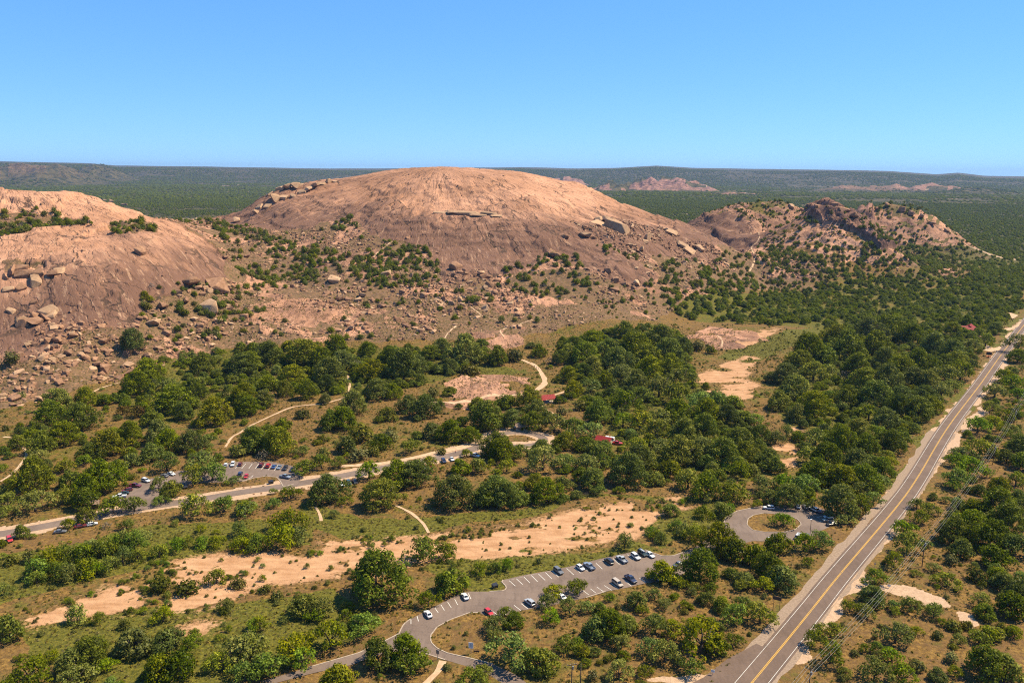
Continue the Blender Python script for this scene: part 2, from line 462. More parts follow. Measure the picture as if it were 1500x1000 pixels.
def roads_mask(x, y, pad=0.0):
    m = dist_line(x, y, HWY, 40) < 8.0 + pad
    m |= inpoly(x, y, LOT)
    m |= inpoly(x, y, UP_LOT)
    m |= dist_line(x, y, UP_ROAD, 40) < 4.6 + pad
    m |= dist_line(x, y, LOOP, 40) < 3.6 + pad
    return m

def fields(x, y):
    """material / cover fields at world points"""
    wx = x + fbm(x, y, 14, 3, 21) * 4.0
    wy = y + fbm(x, y, 14, 3, 31) * 4.0
    r = np.hypot(x, y)
    d = {}
    sand = np.zeros_like(x)
    for k in range(7):
        ox, oy = (0, 0) if k == 0 else (4.5 * math.cos(k * 1.047), 4.5 * math.sin(k * 1.047))
        s1 = np.zeros_like(x)
        for p in SAND: s1 = np.maximum(s1, inpoly(wx + ox, wy + oy, p) * 1.0)
        sand = sand + s1 / 7
    # plant islands along the creek
    isl = fbm(x * .55 + y * .35, y * 1.25 - x * .3, 15, 5, 41, .6)
    sand = sand * (1 - sstep(.07, .22, isl))
    d['sand'] = sand
    dirt = np.zeros_like(x)
    for p in DIRT: dirt = np.maximum(dirt, inpoly(wx, wy, p) * 1.0)
    hd = dist_line(wx, wy, HWY, 60)
    d['hd'] = hd
    side = np.where(x > np.interp(y, [p[1] for p in HWY], [p[0] for p in HWY]), 1, -1)
    dirt = np.maximum(dirt, (hd < 5.5 + 1.6 * fbm(x, y, 20, 3, 4)) * .8)
    dirt = np.maximum(dirt, ((side > 0) & (hd < 5.2 + 10 * np.clip(fbm(x, y, 38, 3, 5) + .05, 0, .6))) * 1.0)
    dirt = np.maximum(dirt, (dist_line(wx, wy, UP_ROAD, 40) < 7.0 + 2 * fbm(x, y, 30, 2, 8)) * .9)
    dirt = np.maximum(dirt, (dist_line(wx, wy, LOOP, 40) < 6.0) * .9)
    dirt = np.maximum(dirt, ((r > 1500) & (r < 8000) & (fbm(x * .8, y, 150, 4, 181) > .47)) * .55)
    d['dirt'] = dirt
    gm = inpoly(wx, wy, GRANITE_MAIN); gl = inpoly(wx, wy, GRANITE_LEFT)
    gs = np.zeros_like(gm)
    for p in GRANITE_SMALL: gs |= inpoly(wx, wy, p)
    ter = np.zeros_like(gm)
    for p in TERRACE: ter |= inpoly(wx, wy, p)
    gl = gl & ~ter
    gs = gs & (fbm(x, y, 30, 4, 51) > -.22)
    d['main'] = gm; d['left'] = gl; d['small'] = gs; d['terrace'] = ter
    green = np.zeros_like(x)
    vx = x + fbm(x, y, 45, 4, 23) * 16; vy = y + fbm(x, y, 45, 4, 33) * 16
    for p in GREEN: green = np.maximum(green, inpoly(vx, vy, p) * .72)
    forest = np.zeros_like(gm)
    for p in FOREST: forest |= inpoly(wx, wy, p)
    d['forest'] = forest
    rocky = inpoly(wx, wy, ROCKY)
    d['rocky'] = rocky & ~gm & ~gl
    farm = sstep(1250, 1700, r)
    green = np.maximum(green, np.where(forest, .45, 0))
    green = np.maximum(green, farm * .75)
    green = np.maximum(green, ter * .6)
    d['green'] = np.clip(green + .20 + .42 * fbm(x, y, 46, 4, 61), 0, 1) * (~(gm | gl | gs)) * (1 - sand)
    _, rk = bumps(x, y)
    d['farrock'] = rk * (fbm(x, y, 160, 3, 71) > -.25)
    return d

def detail(x, y, d):
    """small relief"""
    r = np.hypot(x, y)
    calm = ~roads_mask(x, y, 3.0)
    near = 1 - sstep(700, 1500, r)
    z = calm * near * (fbm(x, y, 22, 4, 81) * .35 * (1 - d['sand']) + fbm(x, y, 3.0, 2, 85) * .10)
    # creek bed lies a little lower
    z = z - d['sand'] * .35
    g = d['main'] | d['left']
    gsoft = np.zeros_like(x)
    for k in range(10):
        rr0 = 7 + 13 * (k % 2); ox = rr0 * math.cos(k * .63 * 2); oy = rr0 * math.sin(k * .63 * 2)
        gsoft += (inpoly(x + ox, y + oy, GRANITE_MAIN) | inpoly(x + ox, y + oy, GRANITE_LEFT)) / 10.
    gsoft = gsoft * gsoft
    gsoft = gsoft * (1 - .75 * sstep(118, 142, hill(x, y)))
    # flow coordinates: along the contour / down the slope
    ang = np.where(d['left'], np.arctan2(y - 900, x + 560), np.arctan2(y - 1180, x + 108))
    rad = np.where(d['left'], np.hypot(y - 900, x + 560), np.hypot(y - 1180, x + 108))
    u = ang * np.where(d['left'], 230., 250.)
    # exfoliation sheets: low steps with a sharp edge
    n1 = fbm(u * .55, rad * 1.2, 95, 4, 91); n2 = fbm(x * .7 + y * .5, y * 1.1 - x * .3, 60, 4, 95)
    st = 3.0 * sstep(.10, .125, n1) + 2.4 * sstep(-.16, -.135, n1) + 2.2 * sstep(.05, .07, n2) + 2.0 * sstep(.27, .29, n2) + 1.6 * sstep(-.22, -.2, n2)
    gr = fbm(u, rad * .25, 26, 4, 99) * 1.0 + fbm(u, rad * .2, 7, 3, 105) * .35
    z = z + gsoft * (st - 6.0 + gr + fbm(x, y, 60, 3, 97) * 1.6)
    rub = d['rocky'] | d['small']
    z = z + rub * (fbm(x, y, 34, 4, 111) * 3.0 + np.abs(fbm(x, y, 9, 3, 115)) * 1.6)
    # craggy right hills
    hz = (x > 330) & (y > 950) & (y < 1750)
    ridged = (1 - np.abs(fbm(x * .8 + y * .3, y, 45, 4, 121, .55)) * 2)
    hh = hill(x, y)
    z = z + hz * sstep(0, 45, hh) * ridged * 7.0
    crag = inpoly(x, y, CRAG)
    z = z + crag * ((1 - np.abs(fbm(x * 1.1 - y * .2, y * .6 + x * .5, 26, 4, 125, .6)) * 2.2) * 9.0 + 3)
    return z, u, rad

def ground_z(x, y):
    x = np.atleast_1d(np.asarray(x, float)); y = np.atleast_1d(np.asarray(y, float))
    d = fields(x, y)
    z, _, _ = detail(x, y, d)
    return base_h(x, y) + z
def gz(x, y):
    return float(ground_z(x, y)[0])
# ------------------------------------------------------------------ materials
ALB = .72      # common reflectance scale of the mixed colours below
class NT:
    def __init__(self, name):
        self.m = bpy.data.materials.new(name)
        self.m.use_nodes = True
        self.t = self.m.node_tree
        self.t.nodes.clear()
        self.out = self.n('ShaderNodeOutputMaterial')
    def n(self, typ, **kw):
        nd = self.t.nodes.new(typ)
        for k, v in kw.items(): setattr(nd, k, v)
        return nd
    def l(self, a, b): self.t.links.new(a, b)
    def val(self, sock, v):
        if hasattr(v, 'links'): self.l(v, sock)
        else: sock.default_value = v
    def noise(self, vec, scale, detail=3, rough=.55, out='Fac'):
        nd = self.n('ShaderNodeTexNoise')
        nd.inputs['Scale'].default_value = scale
        nd.inputs['Detail'].default_value = detail
        nd.inputs['Roughness'].default_value = rough
        self.l(vec, nd.inputs['Vector'])
        return nd.outputs[out]
    def mapping(self, vec, scale=(1, 1, 1), rot=(0, 0, 0)):
        nd = self.n('ShaderNodeMapping')
        nd.inputs['Scale'].default_value = scale
        nd.inputs['Rotation'].default_value = rot
        self.l(vec, nd.inputs['Vector'])
        return nd.outputs[0]
    def rng_(self, v, a, b, c=0., d=1.):
        nd = self.n('ShaderNodeMapRange')
        self.val(nd.inputs['Value'], v)
        nd.inputs['From Min'].default_value = a; nd.inputs['From Max'].default_value = b
        nd.inputs['To Min'].default_value = c; nd.inputs['To Max'].default_value = d
        return nd.outputs[0]
    def math(self, op, a, b=0.0):
        nd = self.n('ShaderNodeMath', operation=op)
        self.val(nd.inputs[0], a); self.val(nd.inputs[1], b)
        return nd.outputs[0]
    def mix(self, f, a, b, mode='MIX'):
        nd = self.n('ShaderNodeMix', data_type='RGBA', blend_type=mode)
        self.val(nd.inputs[0], f)
        for s_, v in ((nd.inputs[6], a), (nd.inputs[7], b)):
            if hasattr(v, 'links'): self.l(v, s_)
            else: s_.default_value = (*v, 1)
        return nd.outputs[2]
    def attr(self, name):
        return self.n('ShaderNodeAttribute', attribute_name=name)
    def bsdf(self, color, rough=.9, metal=0., spec=.3, bump=None, bump_d=.1, bump_s=.6):
        b = self.n('ShaderNodeBsdfPrincipled')
        if hasattr(color, 'links'): self.l(self.mix(1.0, color, (ALB, ALB, ALB), 'MULTIPLY'), b.inputs['Base Color'])
        else: b.inputs['Base Color'].default_value = (*[c * ALB for c in color], 1)
        self.val(b.inputs['Roughness'], rough)
        b.inputs['Metallic'].default_value = metal
        b.inputs['Specular IOR Level'].default_value = spec
        if bump is not None:
            bn = self.n('ShaderNodeBump')
            bn.inputs['Strength'].default_value = bump_s
            bn.inputs['Distance'].default_value = bump_d
            self.l(bump, bn.inputs['Height'])
            self.l(bn.outputs[0], b.inputs['Normal'])
        self.l(b.outputs[0], self.out.inputs['Surface'])
        return b

def ground_material():
    k = NT('ground_cover')
    pos = k.n('ShaderNodeNewGeometry').outputs['Position']
    m = k.attr('cover'); sep = k.n('ShaderNodeSeparateColor'); k.l(m.outputs['Color'], sep.inputs[0])
    sand, rock, green = sep.outputs[0], sep.outputs[1], sep.outputs[2]
    m2 = k.attr('cover2'); sep2 = k.n('ShaderNodeSeparateColor'); k.l(m2.outputs['Color'], sep2.inputs[0])
    dirt, rubble, pink = sep2.outputs[0], sep2.outputs[1], sep2.outputs[2]
    flow = k.attr('flow').outputs['Vector']
    nb = k.noise(pos, .022, 4, .6); nm = k.noise(pos, .16, 4, .6); nf = k.noise(pos, .75, 3, .65); nt = k.noise(pos, 2.6, 2, .6)
    # dry grass and soil
    dry = k.mix(k.rng_(nf, .35, .65), (.11, .058, .018), (.34, .195, .05))
    dry = k.mix(k.rng_(nm, .42, .62), dry, (.18, .098, .040))
    dry = k.mix(k.math('MULTIPLY', k.rng_(nt, .52, .68), .6), dry, (.06, .048, .016))
    grn = k.mix(k.rng_(nf, .35, .68), (.066, .066, .008), (.22, .185, .025))
    grn = k.mix(k.math('MULTIPLY', k.rng_(nt, .5, .66), .6), grn, (.045, .055, .014))
    grn = k.mix(m2.outputs['Alpha'], grn, k.mix(k.rng_(k.noise(pos, .02, 5, .65), .4, .6), (.028, .032, .009), (.12, .092, .03)))
    gfac = k.rng_(k.math('ADD', k.math('MULTIPLY', green, 1.25), k.math('MULTIPLY', k.math('SUBTRACT', nm, .5), 2.2)), .25, .75)
    grd = k.mix(gfac, dry, grn)
    # bare red-tan dirt
    drt = k.mix(k.rng_(nf, .3, .7), (.47, .30, .18), (.62, .42, .27))
    dfac = k.rng_(k.math('ADD', dirt, k.math('MULTIPLY', k.math('SUBTRACT', nf, .5), .8)), .4, .6)
    grd = k.mix(dfac, grd, drt)
    # sand
    snd = k.mix(k.rng_(k.noise(k.mapping(pos, (1, 2.4, 1), (0, 0, -.35)), .12, 5, .6), .35, .65), (.44, .225, .105), (.63, .36, .19))
    snd = k.mix(k.math('MULTIPLY', k.rng_(nt, .55, .75), .35), snd, (.33, .21, .12))
    sfac = k.rng_(k.math('ADD', sand, k.math('ADD', k.math('MULTIPLY', k.math('SUBTRACT', nf, .5), 1.1), k.math('MULTIPLY', k.math('SUBTRACT', nt, .5), .6))), .32, .68)
    grd = k.mix(sfac, grd, snd)
    # rubble slope: broken granite in thin soil
    vor = k.n('ShaderNodeTexVoronoi'); vor.inputs['Scale'].default_value = .55; k.l(pos, vor.inputs['Vector'])
    vc = k.n('ShaderNodeSeparateColor'); k.l(vor.outputs['Color'], vc.inputs[0])
    rub = k.mix(vc.outputs[0], (.15, .073, .038), (.44, .235, .128))
    rub = k.mix(k.rng_(vor.outputs['Distance'], .25, .6), rub, (.16, .10, .055))
    rub = k.mix(k.rng_(nm, .40, .58), rub, k.mix(k.rng_(nf, .4, .62), (.19, .105, .058), (.27, .165, .075)))
    rub = k.mix(k.math('MULTIPLY', k.rng_(k.noise(pos, .35, 4, .6), .52, .62), .75), rub, (.09, .075, .022))
    rfac = k.rng_(k.math('ADD', rubble, k.math('MULTIPLY', k.math('SUBTRACT', nb, .5), 1.4)), .35, .65)
    grd = k.mix(rfac, grd, rub)
    # weathered granite
    rk = k.mix(k.rng_(k.noise(pos, .012, 5, .6), .38, .62), (.49, .243, .132), (.74, .385, .225))
    n1 = k.noise(k.mapping(flow, (.075, .016, 1)), 1.0, 6, .66)
    n2 = k.noise(k.mapping(flow, (.32, .045, 1)), 1.0, 7, .72)
    n3 = k.noise(k.mapping(flow, (.010, .010, 1)), 1.0, 4, .55)
    n4 = k.noise(k.mapping(flow, (.85, .06, 1), (0, 0, .12)), 1.0, 6, .75)
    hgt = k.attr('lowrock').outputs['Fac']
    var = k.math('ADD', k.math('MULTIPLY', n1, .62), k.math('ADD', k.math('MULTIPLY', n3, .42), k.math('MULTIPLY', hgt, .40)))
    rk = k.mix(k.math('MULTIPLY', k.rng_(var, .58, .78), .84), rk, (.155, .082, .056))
    rk = k.mix(k.math('MULTIPLY', k.rng_(n2, .52, .60), .45), rk, (.19, .098, .058))
    rk = k.mix(k.math('MULTIPLY', k.rng_(n2, .44, .37), .5), rk, (.66, .40, .235))
    rk = k.mix(k.math('MULTIPLY', k.rng_(nf, .52, .72), .35), rk, (.23, .12, .07))
    crk = k.n('ShaderNodeTexVoronoi', feature='DISTANCE_TO_EDGE'); crk.inputs['Scale'].default_value = .028
    wv = k.n('ShaderNodeVectorMath', operation='ADD'); k.l(k.mapping(flow, (1.6, .7, 1)), wv.inputs[0])
    ns = k.n('ShaderNodeVectorMath', operation='SCALE'); k.l(k.noise(pos, .05, 3, .6, 'Color'), ns.inputs[0]); ns.inputs['Scale'].default_value = 26.
    k.l(ns.outputs[0], wv.inputs[1]); k.l(wv.outputs[0], crk.inputs['Vector'])
    rk = k.mix(k.math('MULTIPLY', k.rng_(n4, .54, .62), .42), rk, (.13, .068, .042))
    rk = k.mix(k.math('MULTIPLY', k.rng_(n4, .42, .35), .5), rk, (.68, .43, .27))
    crk2 = k.n('ShaderNodeTexVoronoi', feature='DISTANCE_TO_EDGE'); crk2.inputs['Scale'].default_value = .085
    k.l(k.mapping(wv.outputs[0], (1.0, .30, 1), (0, 0, .5)), crk2.inputs['Vector'])
    rk = k.mix(k.math('MULTIPLY', k.math('MULTIPLY', k.rng_(crk2.outputs['Distance'], .045, .01), k.rng_(nm, .42, .6)), .55), rk, (.12, .062, .036))
    crack = k.math('MULTIPLY', k.rng_(crk.outputs['Distance'], .04, .010), k.rng_(nb, .44, .56))
    rk = k.mix(k.math('MULTIPLY', crack, .85), rk, (.09, .055, .035))
    far_pink = k.mix(k.rng_(k.noise(pos, .035, 6, .7), .40, .62), (.085, .045, .034), (.44, .225, .155))
    rk = k.mix(pink, rk, far_pink)
    kfac = k.rng_(k.math('ADD', rock, k.math('MULTIPLY', k.math('SUBTRACT', nm, .5), .7)), .42, .58)
    col = k.mix(kfac, grd, rk)
    crb = k.math('MULTIPLY', k.math('ADD', crack, k.math('MULTIPLY', k.rng_(crk2.outputs['Distance'], .06, .01), k.rng_(nm, .42, .6))), k.math('MULTIPLY', rock, -1.6))
    bump = k.math('ADD', k.math('ADD', k.math('ADD', k.math('MULTIPLY', n4, k.math('MULTIPLY', rock, 1.3)), crb), k.math('MULTIPLY', nf, .6)), k.math('ADD', k.math('MULTIPLY', nt, .35), k.math('MULTIPLY', n2, k.math('MULTIPLY', rock, 1.2))))
    k.bsdf(col, .95, spec=.12, bump=bump, bump_d=.8, bump_s=.6)
    return k.m

def asphalt_material(name, c0, c1, patch):
    k = NT(name)
    pos = k.n('ShaderNodeNewGeometry').outputs['Position']
    nb = k.noise(pos, .08, 4, .6); nf = k.noise(pos, 1.6, 4, .7); ns = k.noise(k.mapping(pos, (1, .18, 1), (0, 0, R(-32))), .6, 3, .6)
    c = k.mix(k.rng_(nb, .38, .62), c0, c1)
    c = k.mix(k.math('MULTIPLY', k.rng_(nf, .45, .7), .45), c, patch)
    c = k.mix(k.math('MULTIPLY', k.rng_(ns, .52, .68), .35), c, tuple(v * .7 for v in c0))
    vor = k.n('ShaderNodeTexVoronoi', feature='DISTANCE_TO_EDGE'); vor.inputs['Scale'].default_value = .13
    wv = k.n('ShaderNodeVectorMath', operation='ADD'); k.l(pos, wv.inputs[0])
    sc = k.n('ShaderNodeVectorMath', operation='SCALE'); k.l(k.noise(pos, .3, 3, .6, 'Color'), sc.inputs[0]); sc.inputs['Scale'].default_value = 6.
    k.l(sc.outputs[0], wv.inputs[1]); k.l(wv.outputs[0], vor.inputs['Vector'])
    c = k.mix(k.math('MULTIPLY', k.rng_(vor.outputs['Distance'], .02, .004), .28), c, (.07, .055, .045))
    k.bsdf(c, .88, spec=.25, bump=nf, bump_d=.02)
    return k.m

def grain(name, c0, c1, scale=1.0, rough=.85, spec=.25, metal=0., coords='pos', detail_=3):
    k = NT(name)
    if coords == 'pos': v = k.n('ShaderNodeNewGeometry').outputs['Position']
    else: v = k.n('ShaderNodeTexCoord').outputs['Object']
    n = k.noise(v, scale, detail_, .6)
    k.bsdf(k.mix(k.rng_(n, .35, .65), c0, c1), rough, metal, spec, bump=n, bump_d=.03, bump_s=.3)
    return k.m

def worn_paint(name, c, under):
    k = NT(name)
    pos = k.n('ShaderNodeNewGeometry').outputs['Position']
    n = k.noise(pos, 1.1, 5, .7); n2 = k.noise(pos, .12, 3, .6)
    f = k.rng_(k.math('ADD', n, k.math('MULTIPLY', n2, .5)), .78, .98)
    k.bsdf(k.mix(k.math('MULTIPLY', f, .75), c, under), .8, spec=.25)
    return k.m

def leaf_material(name, dark, mid, light, trans=.22):
    k = NT(name)
    tint = k.attr('tint').outputs['Fac']
    oi = k.n('ShaderNodeObjectInfo').outputs['Random']
    c = k.mix(k.rng_(tint, .0, .55), dark, mid)
    c = k.mix(k.rng_(tint, .55, 1.0), c, light)
    hs = k.n('ShaderNodeHueSaturation')
    k.l(k.rng_(oi, 0, 1, .487, .512), hs.inputs['Hue'])
    oi2 = k.math('FRACT', k.math('MULTIPLY', oi, 7.31))
    k.l(k.rng_(oi2, 0, 1, .82, 1.18), hs.inputs['Value'])
    k.l(k.rng_(k.math('FRACT', k.math('MULTIPLY', oi, 23.7)), 0, 1, .82, 1.1), hs.inputs['Saturation'])
    c = k.mix(1.0, c, (ALB, ALB, ALB), 'MULTIPLY')
    k.l(k.mix(1.0, c, k.n('ShaderNodeObjectInfo').outputs['Color'], 'MULTIPLY'), hs.inputs['Color'])
    d = k.n('ShaderNodeBsdfDiffuse'); k.l(hs.outputs[0], d.inputs['Color'])
    tr = k.n('ShaderNodeBsdfTranslucent')
    k.l(k.mix(.5, hs.outputs[0], (.13, .16, .015), 'MIX'), tr.inputs['Color'])
    g = k.n('ShaderNodeBsdfGlossy'); g.inputs['Roughness'].default_value = .45; g.inputs['Color'].default_value = (.8, .8, .7, 1)
    ms = k.n('ShaderNodeMixShader'); ms.inputs[0].default_value = trans
    k.l(d.outputs[0], ms.inputs[1]); k.l(tr.outputs[0], ms.inputs[2])
    ms2 = k.n('ShaderNodeMixShader'); ms2.inputs[0].default_value = .008
    k.l(ms.outputs[0], ms2.inputs[1]); k.l(g.outputs[0], ms2.inputs[2])
    k.l(ms2.outputs[0], k.out.inputs['Surface'])
    return k.m

def stone_material(name, a, b, c):
    k = NT(name)
    pos = k.n('ShaderNodeNewGeometry').outputs['Position']
    oi = k.n('ShaderNodeObjectInfo').outputs['Random']
    n = k.noise(pos, .35, 4, .6); n2 = k.noise(pos, 1.5, 3, .65)
    col = k.mix(k.rng_(n, .35, .65), a, b)
    col = k.mix(k.math('MULTIPLY', k.rng_(n2, .5, .7), .5), col, c)
    hs = k.n('ShaderNodeHueSaturation'); k.l(k.rng_(oi, 0, 1, .75, 1.15), hs.inputs['Value']); k.l(col, hs.inputs['Color'])
    k.bsdf(hs.outputs[0], .92, spec=.15, bump=n2, bump_d=.25, bump_s=.6)
    return k.m

def paint_material():
    k = NT('car_paint')
    oi = k.n('ShaderNodeObjectInfo').outputs['Color']
    pos = k.n('ShaderNodeNewGeometry').outputs['Position']
    dust = k.noise(pos, 2.5, 4, .6)
    c = k.mix(k.math('MULTIPLY', k.rng_(dust, .4, .75), .16), oi, (.42, .32, .22))
    b = k.bsdf(c, .34, 0., .5)
    b.inputs['Coat Weight'].default_value = .6
    b.inputs['Coat Roughness'].default_value = .12
    return k.m

M = {}
M['ground'] = ground_material()
M['asphalt'] = asphalt_material('highway_chipseal', (.145, .094, .066), (.19, .125, .09), (.24, .16, .115))
M['lot'] = asphalt_material('worn_asphalt', (.175, .122, .092), (.235, .168, .128), (.29, .21, .16))
M['gravel'] = grain('shoulder_gravel', (.27, .19, .13), (.40, .285, .20), 1.4, .95, .1)
M['trail'] = grain('trail_dirt', (.52, .335, .195), (.68, .46, .285), .5, .97, .08)
M['white'] = worn_paint('road_paint_white', (.74, .70, .62), (.24, .18, .14))
M['yellow'] = worn_paint('road_paint_yellow', (.72, .40, .06), (.25, .18, .12))
M['concrete'] = grain('concrete', (.38, .29, .21), (.52, .41, .31), 1.2)
M['oak'] = leaf_material('oak_foliage', (.070, .090, .003), (.185, .220, .007), (.37, .385, .013), .34)
M['mesq'] = leaf_material('mesquite_foliage', (.115, .145, .006), (.265, .295, .012), (.45, .44, .022), .38)
M['willow'] = leaf_material('willow_foliage', (.105, .142, .005), (.235, .285, .010), (.42, .43, .018), .38)
M['scrub'] = leaf_material('scrub_foliage', (.075, .082, .010), (.170, .165, .020), (.30, .265, .042), .25)
M['rust'] = leaf_material('autumn_foliage', (.085, .055, .010), (.20, .115, .02), (.32, .19, .04), .25)
M['grey'] = leaf_material('bare_twigs', (.10, .085, .06), (.17, .145, .11), (.25, .215, .165), .05)
M['tuft'] = leaf_material('grass_tuft', (.12, .10, .016), (.24, .19, .034), (.40, .30, .07), .25)
M['bark'] = grain('bark', (.075, .055, .042), (.14, .11, .085), 3.0, .95, .1)
M['stone'] = stone_material('granite_block', (.29, .148, .080), (.47, .26, .145), (.17, .088, .050))
M['stone2'] = stone_material('granite_pale_block', (.46, .27, .148), (.60, .38, .22), (.27, .155, .088))
M['paint'] = paint_material()
def plain(name, c, rough=.6, metal=0., spec=.4):
    return grain(name, tuple(v * .88 for v in c), tuple(min(v * 1.1, 1) for v in c), 2.5, rough, spec, metal, 'obj')
M['glass'] = plain('car_glass', (.018, .022, .028), .06, 0, .6)
M['tyre'] = plain('tyre_rubber', (.022, .021, .02), .85)
M['rim'] = plain('wheel_alloy', (.45, .45, .46), .35, .9)
M['trim'] = plain('black_plastic', (.03, .03, .03), .6)
M['lamp'] = plain('headlight_lens', (.75, .77, .8), .12)
M['tail'] = plain('tail_lens', (.42, .012, .01), .2)
M['wood'] = plain('pole_wood', (.105, .072, .05), .92)
M['steel'] = plain('galvanised_steel', (.42, .43, .44), .45, .6)
M['wire'] = plain('aluminium_wire', (.30, .29, .27), .5, .3)
M['redroof'] = plain('red_metal_roof', (.33, .03, .026), .7, .0, .2)
M['wall'] = plain('limestone_wall', (.50, .38, .26), .9)
M['walld'] = plain('timber_wall', (.30, .19, .12), .9)
M['signw'] = plain('sign_white', (.80, .80, .78), .5)
M['signk'] = plain('sign_black', (.02, .02, .025), .4)
M['orange'] = plain('orange_trailer', (.75, .17, .02), .5)
M['brown'] = plain('brown_sign', (.085, .05, .035), .7)
M['skin'] = plain('skin', (.45, .27, .19), .6)
M['cloth'] = (lambda k: (k.bsdf(k.mix(.15, k.n('ShaderNodeObjectInfo').outputs['Color'], k.n('ShaderNodeObjectInfo').outputs['Color']), .9), k.m)[1])(NT('cloth'))
M['hair'] = plain('hair', (.04, .025, .018), .7)

# ------------------------------------------------------------------ ground, domes, creek, hills: one survey grid cut into its pieces
def build_ground():
    az = np.concatenate([np.arange(-180, -40, 5.0), np.arange(-40, -36, 1.0), np.arange(-36, 36.01, .098), np.arange(37, 41, 1.0), np.arange(45, 180.1, 5.0)])
    az = np.radians(az)
    rr = [8., 60., 100., 130., 155., 175.]
    r = 188.
    while r < 26000:
        rr.append(r)
        flat_step = r * r * 1.75 / (FPX * CAM_H)
        if r < 1280: step = min(flat_step, 2.3)
        elif r < 1620: step = 4.0
        else: step = max(6.0, r * .022)
        r += step
    rr = np.array(rr)
    A, RR = np.meshgrid(az, rr)
    X = (RR * np.sin(A)).ravel(); Y = (RR * np.cos(A)).ravel()
    d = fields(X, Y)
    dz, u, rad = detail(X, Y, d)
    hb = base_h(X, Y)
    Z = hb + dz
    na, nr = len(az), len(rr)
    V = np.stack([X, Y, Z], 1)
    # smooth normals over the whole grid
    G = V.reshape(nr, na, 3)
    du = np.empty_like(G); dv = np.empty_like(G)
    du[:, 1:-1] = G[:, 2:] - G[:, :-2]; du[:, 0] = G[:, 1] - G[:, 0]; du[:, -1] = G[:, -1] - G[:, -2]
    dv[1:-1] = G[2:] - G[:-2]; dv[0] = G[1] - G[0]; dv[-1] = G[-1] - G[-2]
    N = np.cross(du, dv); N /= np.linalg.norm(N, axis=2, keepdims=True) + 1e-12
    N[N[..., 2] < 0] *= -1
    slope = np.sqrt(np.maximum(1 - N[..., 2].ravel() ** 2, 0)) / np.maximum(N[..., 2].ravel(), .05)
    righthill = (X > 330) & (Y > 950) & (Y < 1800)
    crag = righthill & (hb > 8) & ((slope > .62) | ((fbm(X, Y, 50, 4, 131) > .18) & (hb > 25)))
    sheetrock = d['rocky'] & (fbm(X, Y, 46, 5, 133, .6) > .17)
    rock = (d['main'] | d['left'] | d['small'] | crag | sheetrock) * 1.0
    rock = np.maximum(rock, d['farrock'])
    sandm = d['sand']
    cover = np.stack([sandm, rock, d['green'], np.ones_like(X)], 1)
    rub = d['rocky'] * .95 + (righthill & (hb > 4)) * .45
    cover2 = np.stack([d['dirt'] * (1 - sandm), np.clip(rub, 0, 1), d['farrock'] * (np.hypot(X, Y) > 3000), sstep(1200, 2000, np.hypot(X, Y))], 1)
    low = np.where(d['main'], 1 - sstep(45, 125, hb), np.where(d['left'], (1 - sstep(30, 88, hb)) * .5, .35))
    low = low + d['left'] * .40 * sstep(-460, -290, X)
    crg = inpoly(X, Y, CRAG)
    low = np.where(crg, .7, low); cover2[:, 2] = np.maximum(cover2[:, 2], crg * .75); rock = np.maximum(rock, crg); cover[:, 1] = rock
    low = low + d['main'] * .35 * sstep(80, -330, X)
    i = np.arange(nr - 1)[:, None] * na + np.arange(na - 1)[None, :]
    Q = np.stack([i, i + 1, i + na + 1, i + na], 2).reshape(-1, 4)
    fx = X[Q].mean(1); fy = Y[Q].mean(1); fr = np.hypot(fx, fy)
    cls = np.zeros(len(Q), int)
    cls[(sandm[Q].mean(1) > .5)] = 1
    cls[(d['main'][Q].mean(1) > .5)] = 2
    cls[(d['left'][Q].mean(1) > .5)] = 3
    cls[crag[Q].mean(1) > .5] = 4
    cls[(d['farrock'][Q].mean(1) > .4) & (fr > 3000)] = 5
    cls[fr > 9000] = 6
    names = [('ground', 'dry grass, soil and scrub ground reaching to the horizon'), ('creek_bed', 'sandy dry creek bed winding past the car parks'),
             ('granite_dome', 'great bald pink granite dome with dark weathering streaks'), ('granite_slope', 'bare granite slope of the lower dome with slabs and terrace'),
             ('rocky_hill', 'craggy brown rock faces of the small hills beyond the dome'), ('rock_outcrop', 'pink rocky knolls far out on the wooded plain'), ('distant_hills', 'blue hazy ridges along the horizon')]
    NF = N.reshape(-1, 3)
    for c, (nm, lab) in enumerate(names):
        q = Q[cls == c]
        if not len(q): continue
        used, inv = np.unique(q, return_inverse=True)
        q2 = inv.reshape(q.shape)
        me = np_mesh(nm, V[used], q2, M['ground'], True)
        for an, arr in (('cover', cover), ('cover2', cover2)):
            at = me.attributes.new(an, 'FLOAT_COLOR', 'POINT')
            at.data.foreach_set('color', np.ascontiguousarray(arr[used], dtype=np.float32).ravel())
        at = me.attributes.new('flow', 'FLOAT_VECTOR', 'POINT')
        at.data.foreach_set('vector', np.stack([u[used], rad[used], np.zeros(len(used))], 1).astype(np.float32).ravel())
        at = me.attributes.new('lowrock', 'FLOAT', 'POINT')
        at.data.foreach_set('value', low[used].astype(np.float32))
        me.normals_split_custom_set_from_vertices(NF[used].astype(np.float32).tolist())
        tag(mesh_obj(nm, me), lab, None, None, 'structure')
build_ground()

# ------------------------------------------------------------------ haze: the air of the place
def build_haze():
    k = NT('air')
    v = k.n('ShaderNodeVolumePrincipled')
    v.inputs['Color'].default_value = (.33, .50, .86, 1)
    v.inputs['Density'].default_value = 2.7e-5
    v.inputs['Anisotropy'].default_value = .1
    k.l(v.outputs[0], k.out.inputs['Volume'])
    bm = bmesh.new()
    bx(bm, -27000, 27000, -27000, 27000, -40, 340)
    tag(mesh_obj('haze', bm_mesh('haze', bm, k.m)), 'thin blue haze over the far plain', None, None, 'stuff')
build_haze()
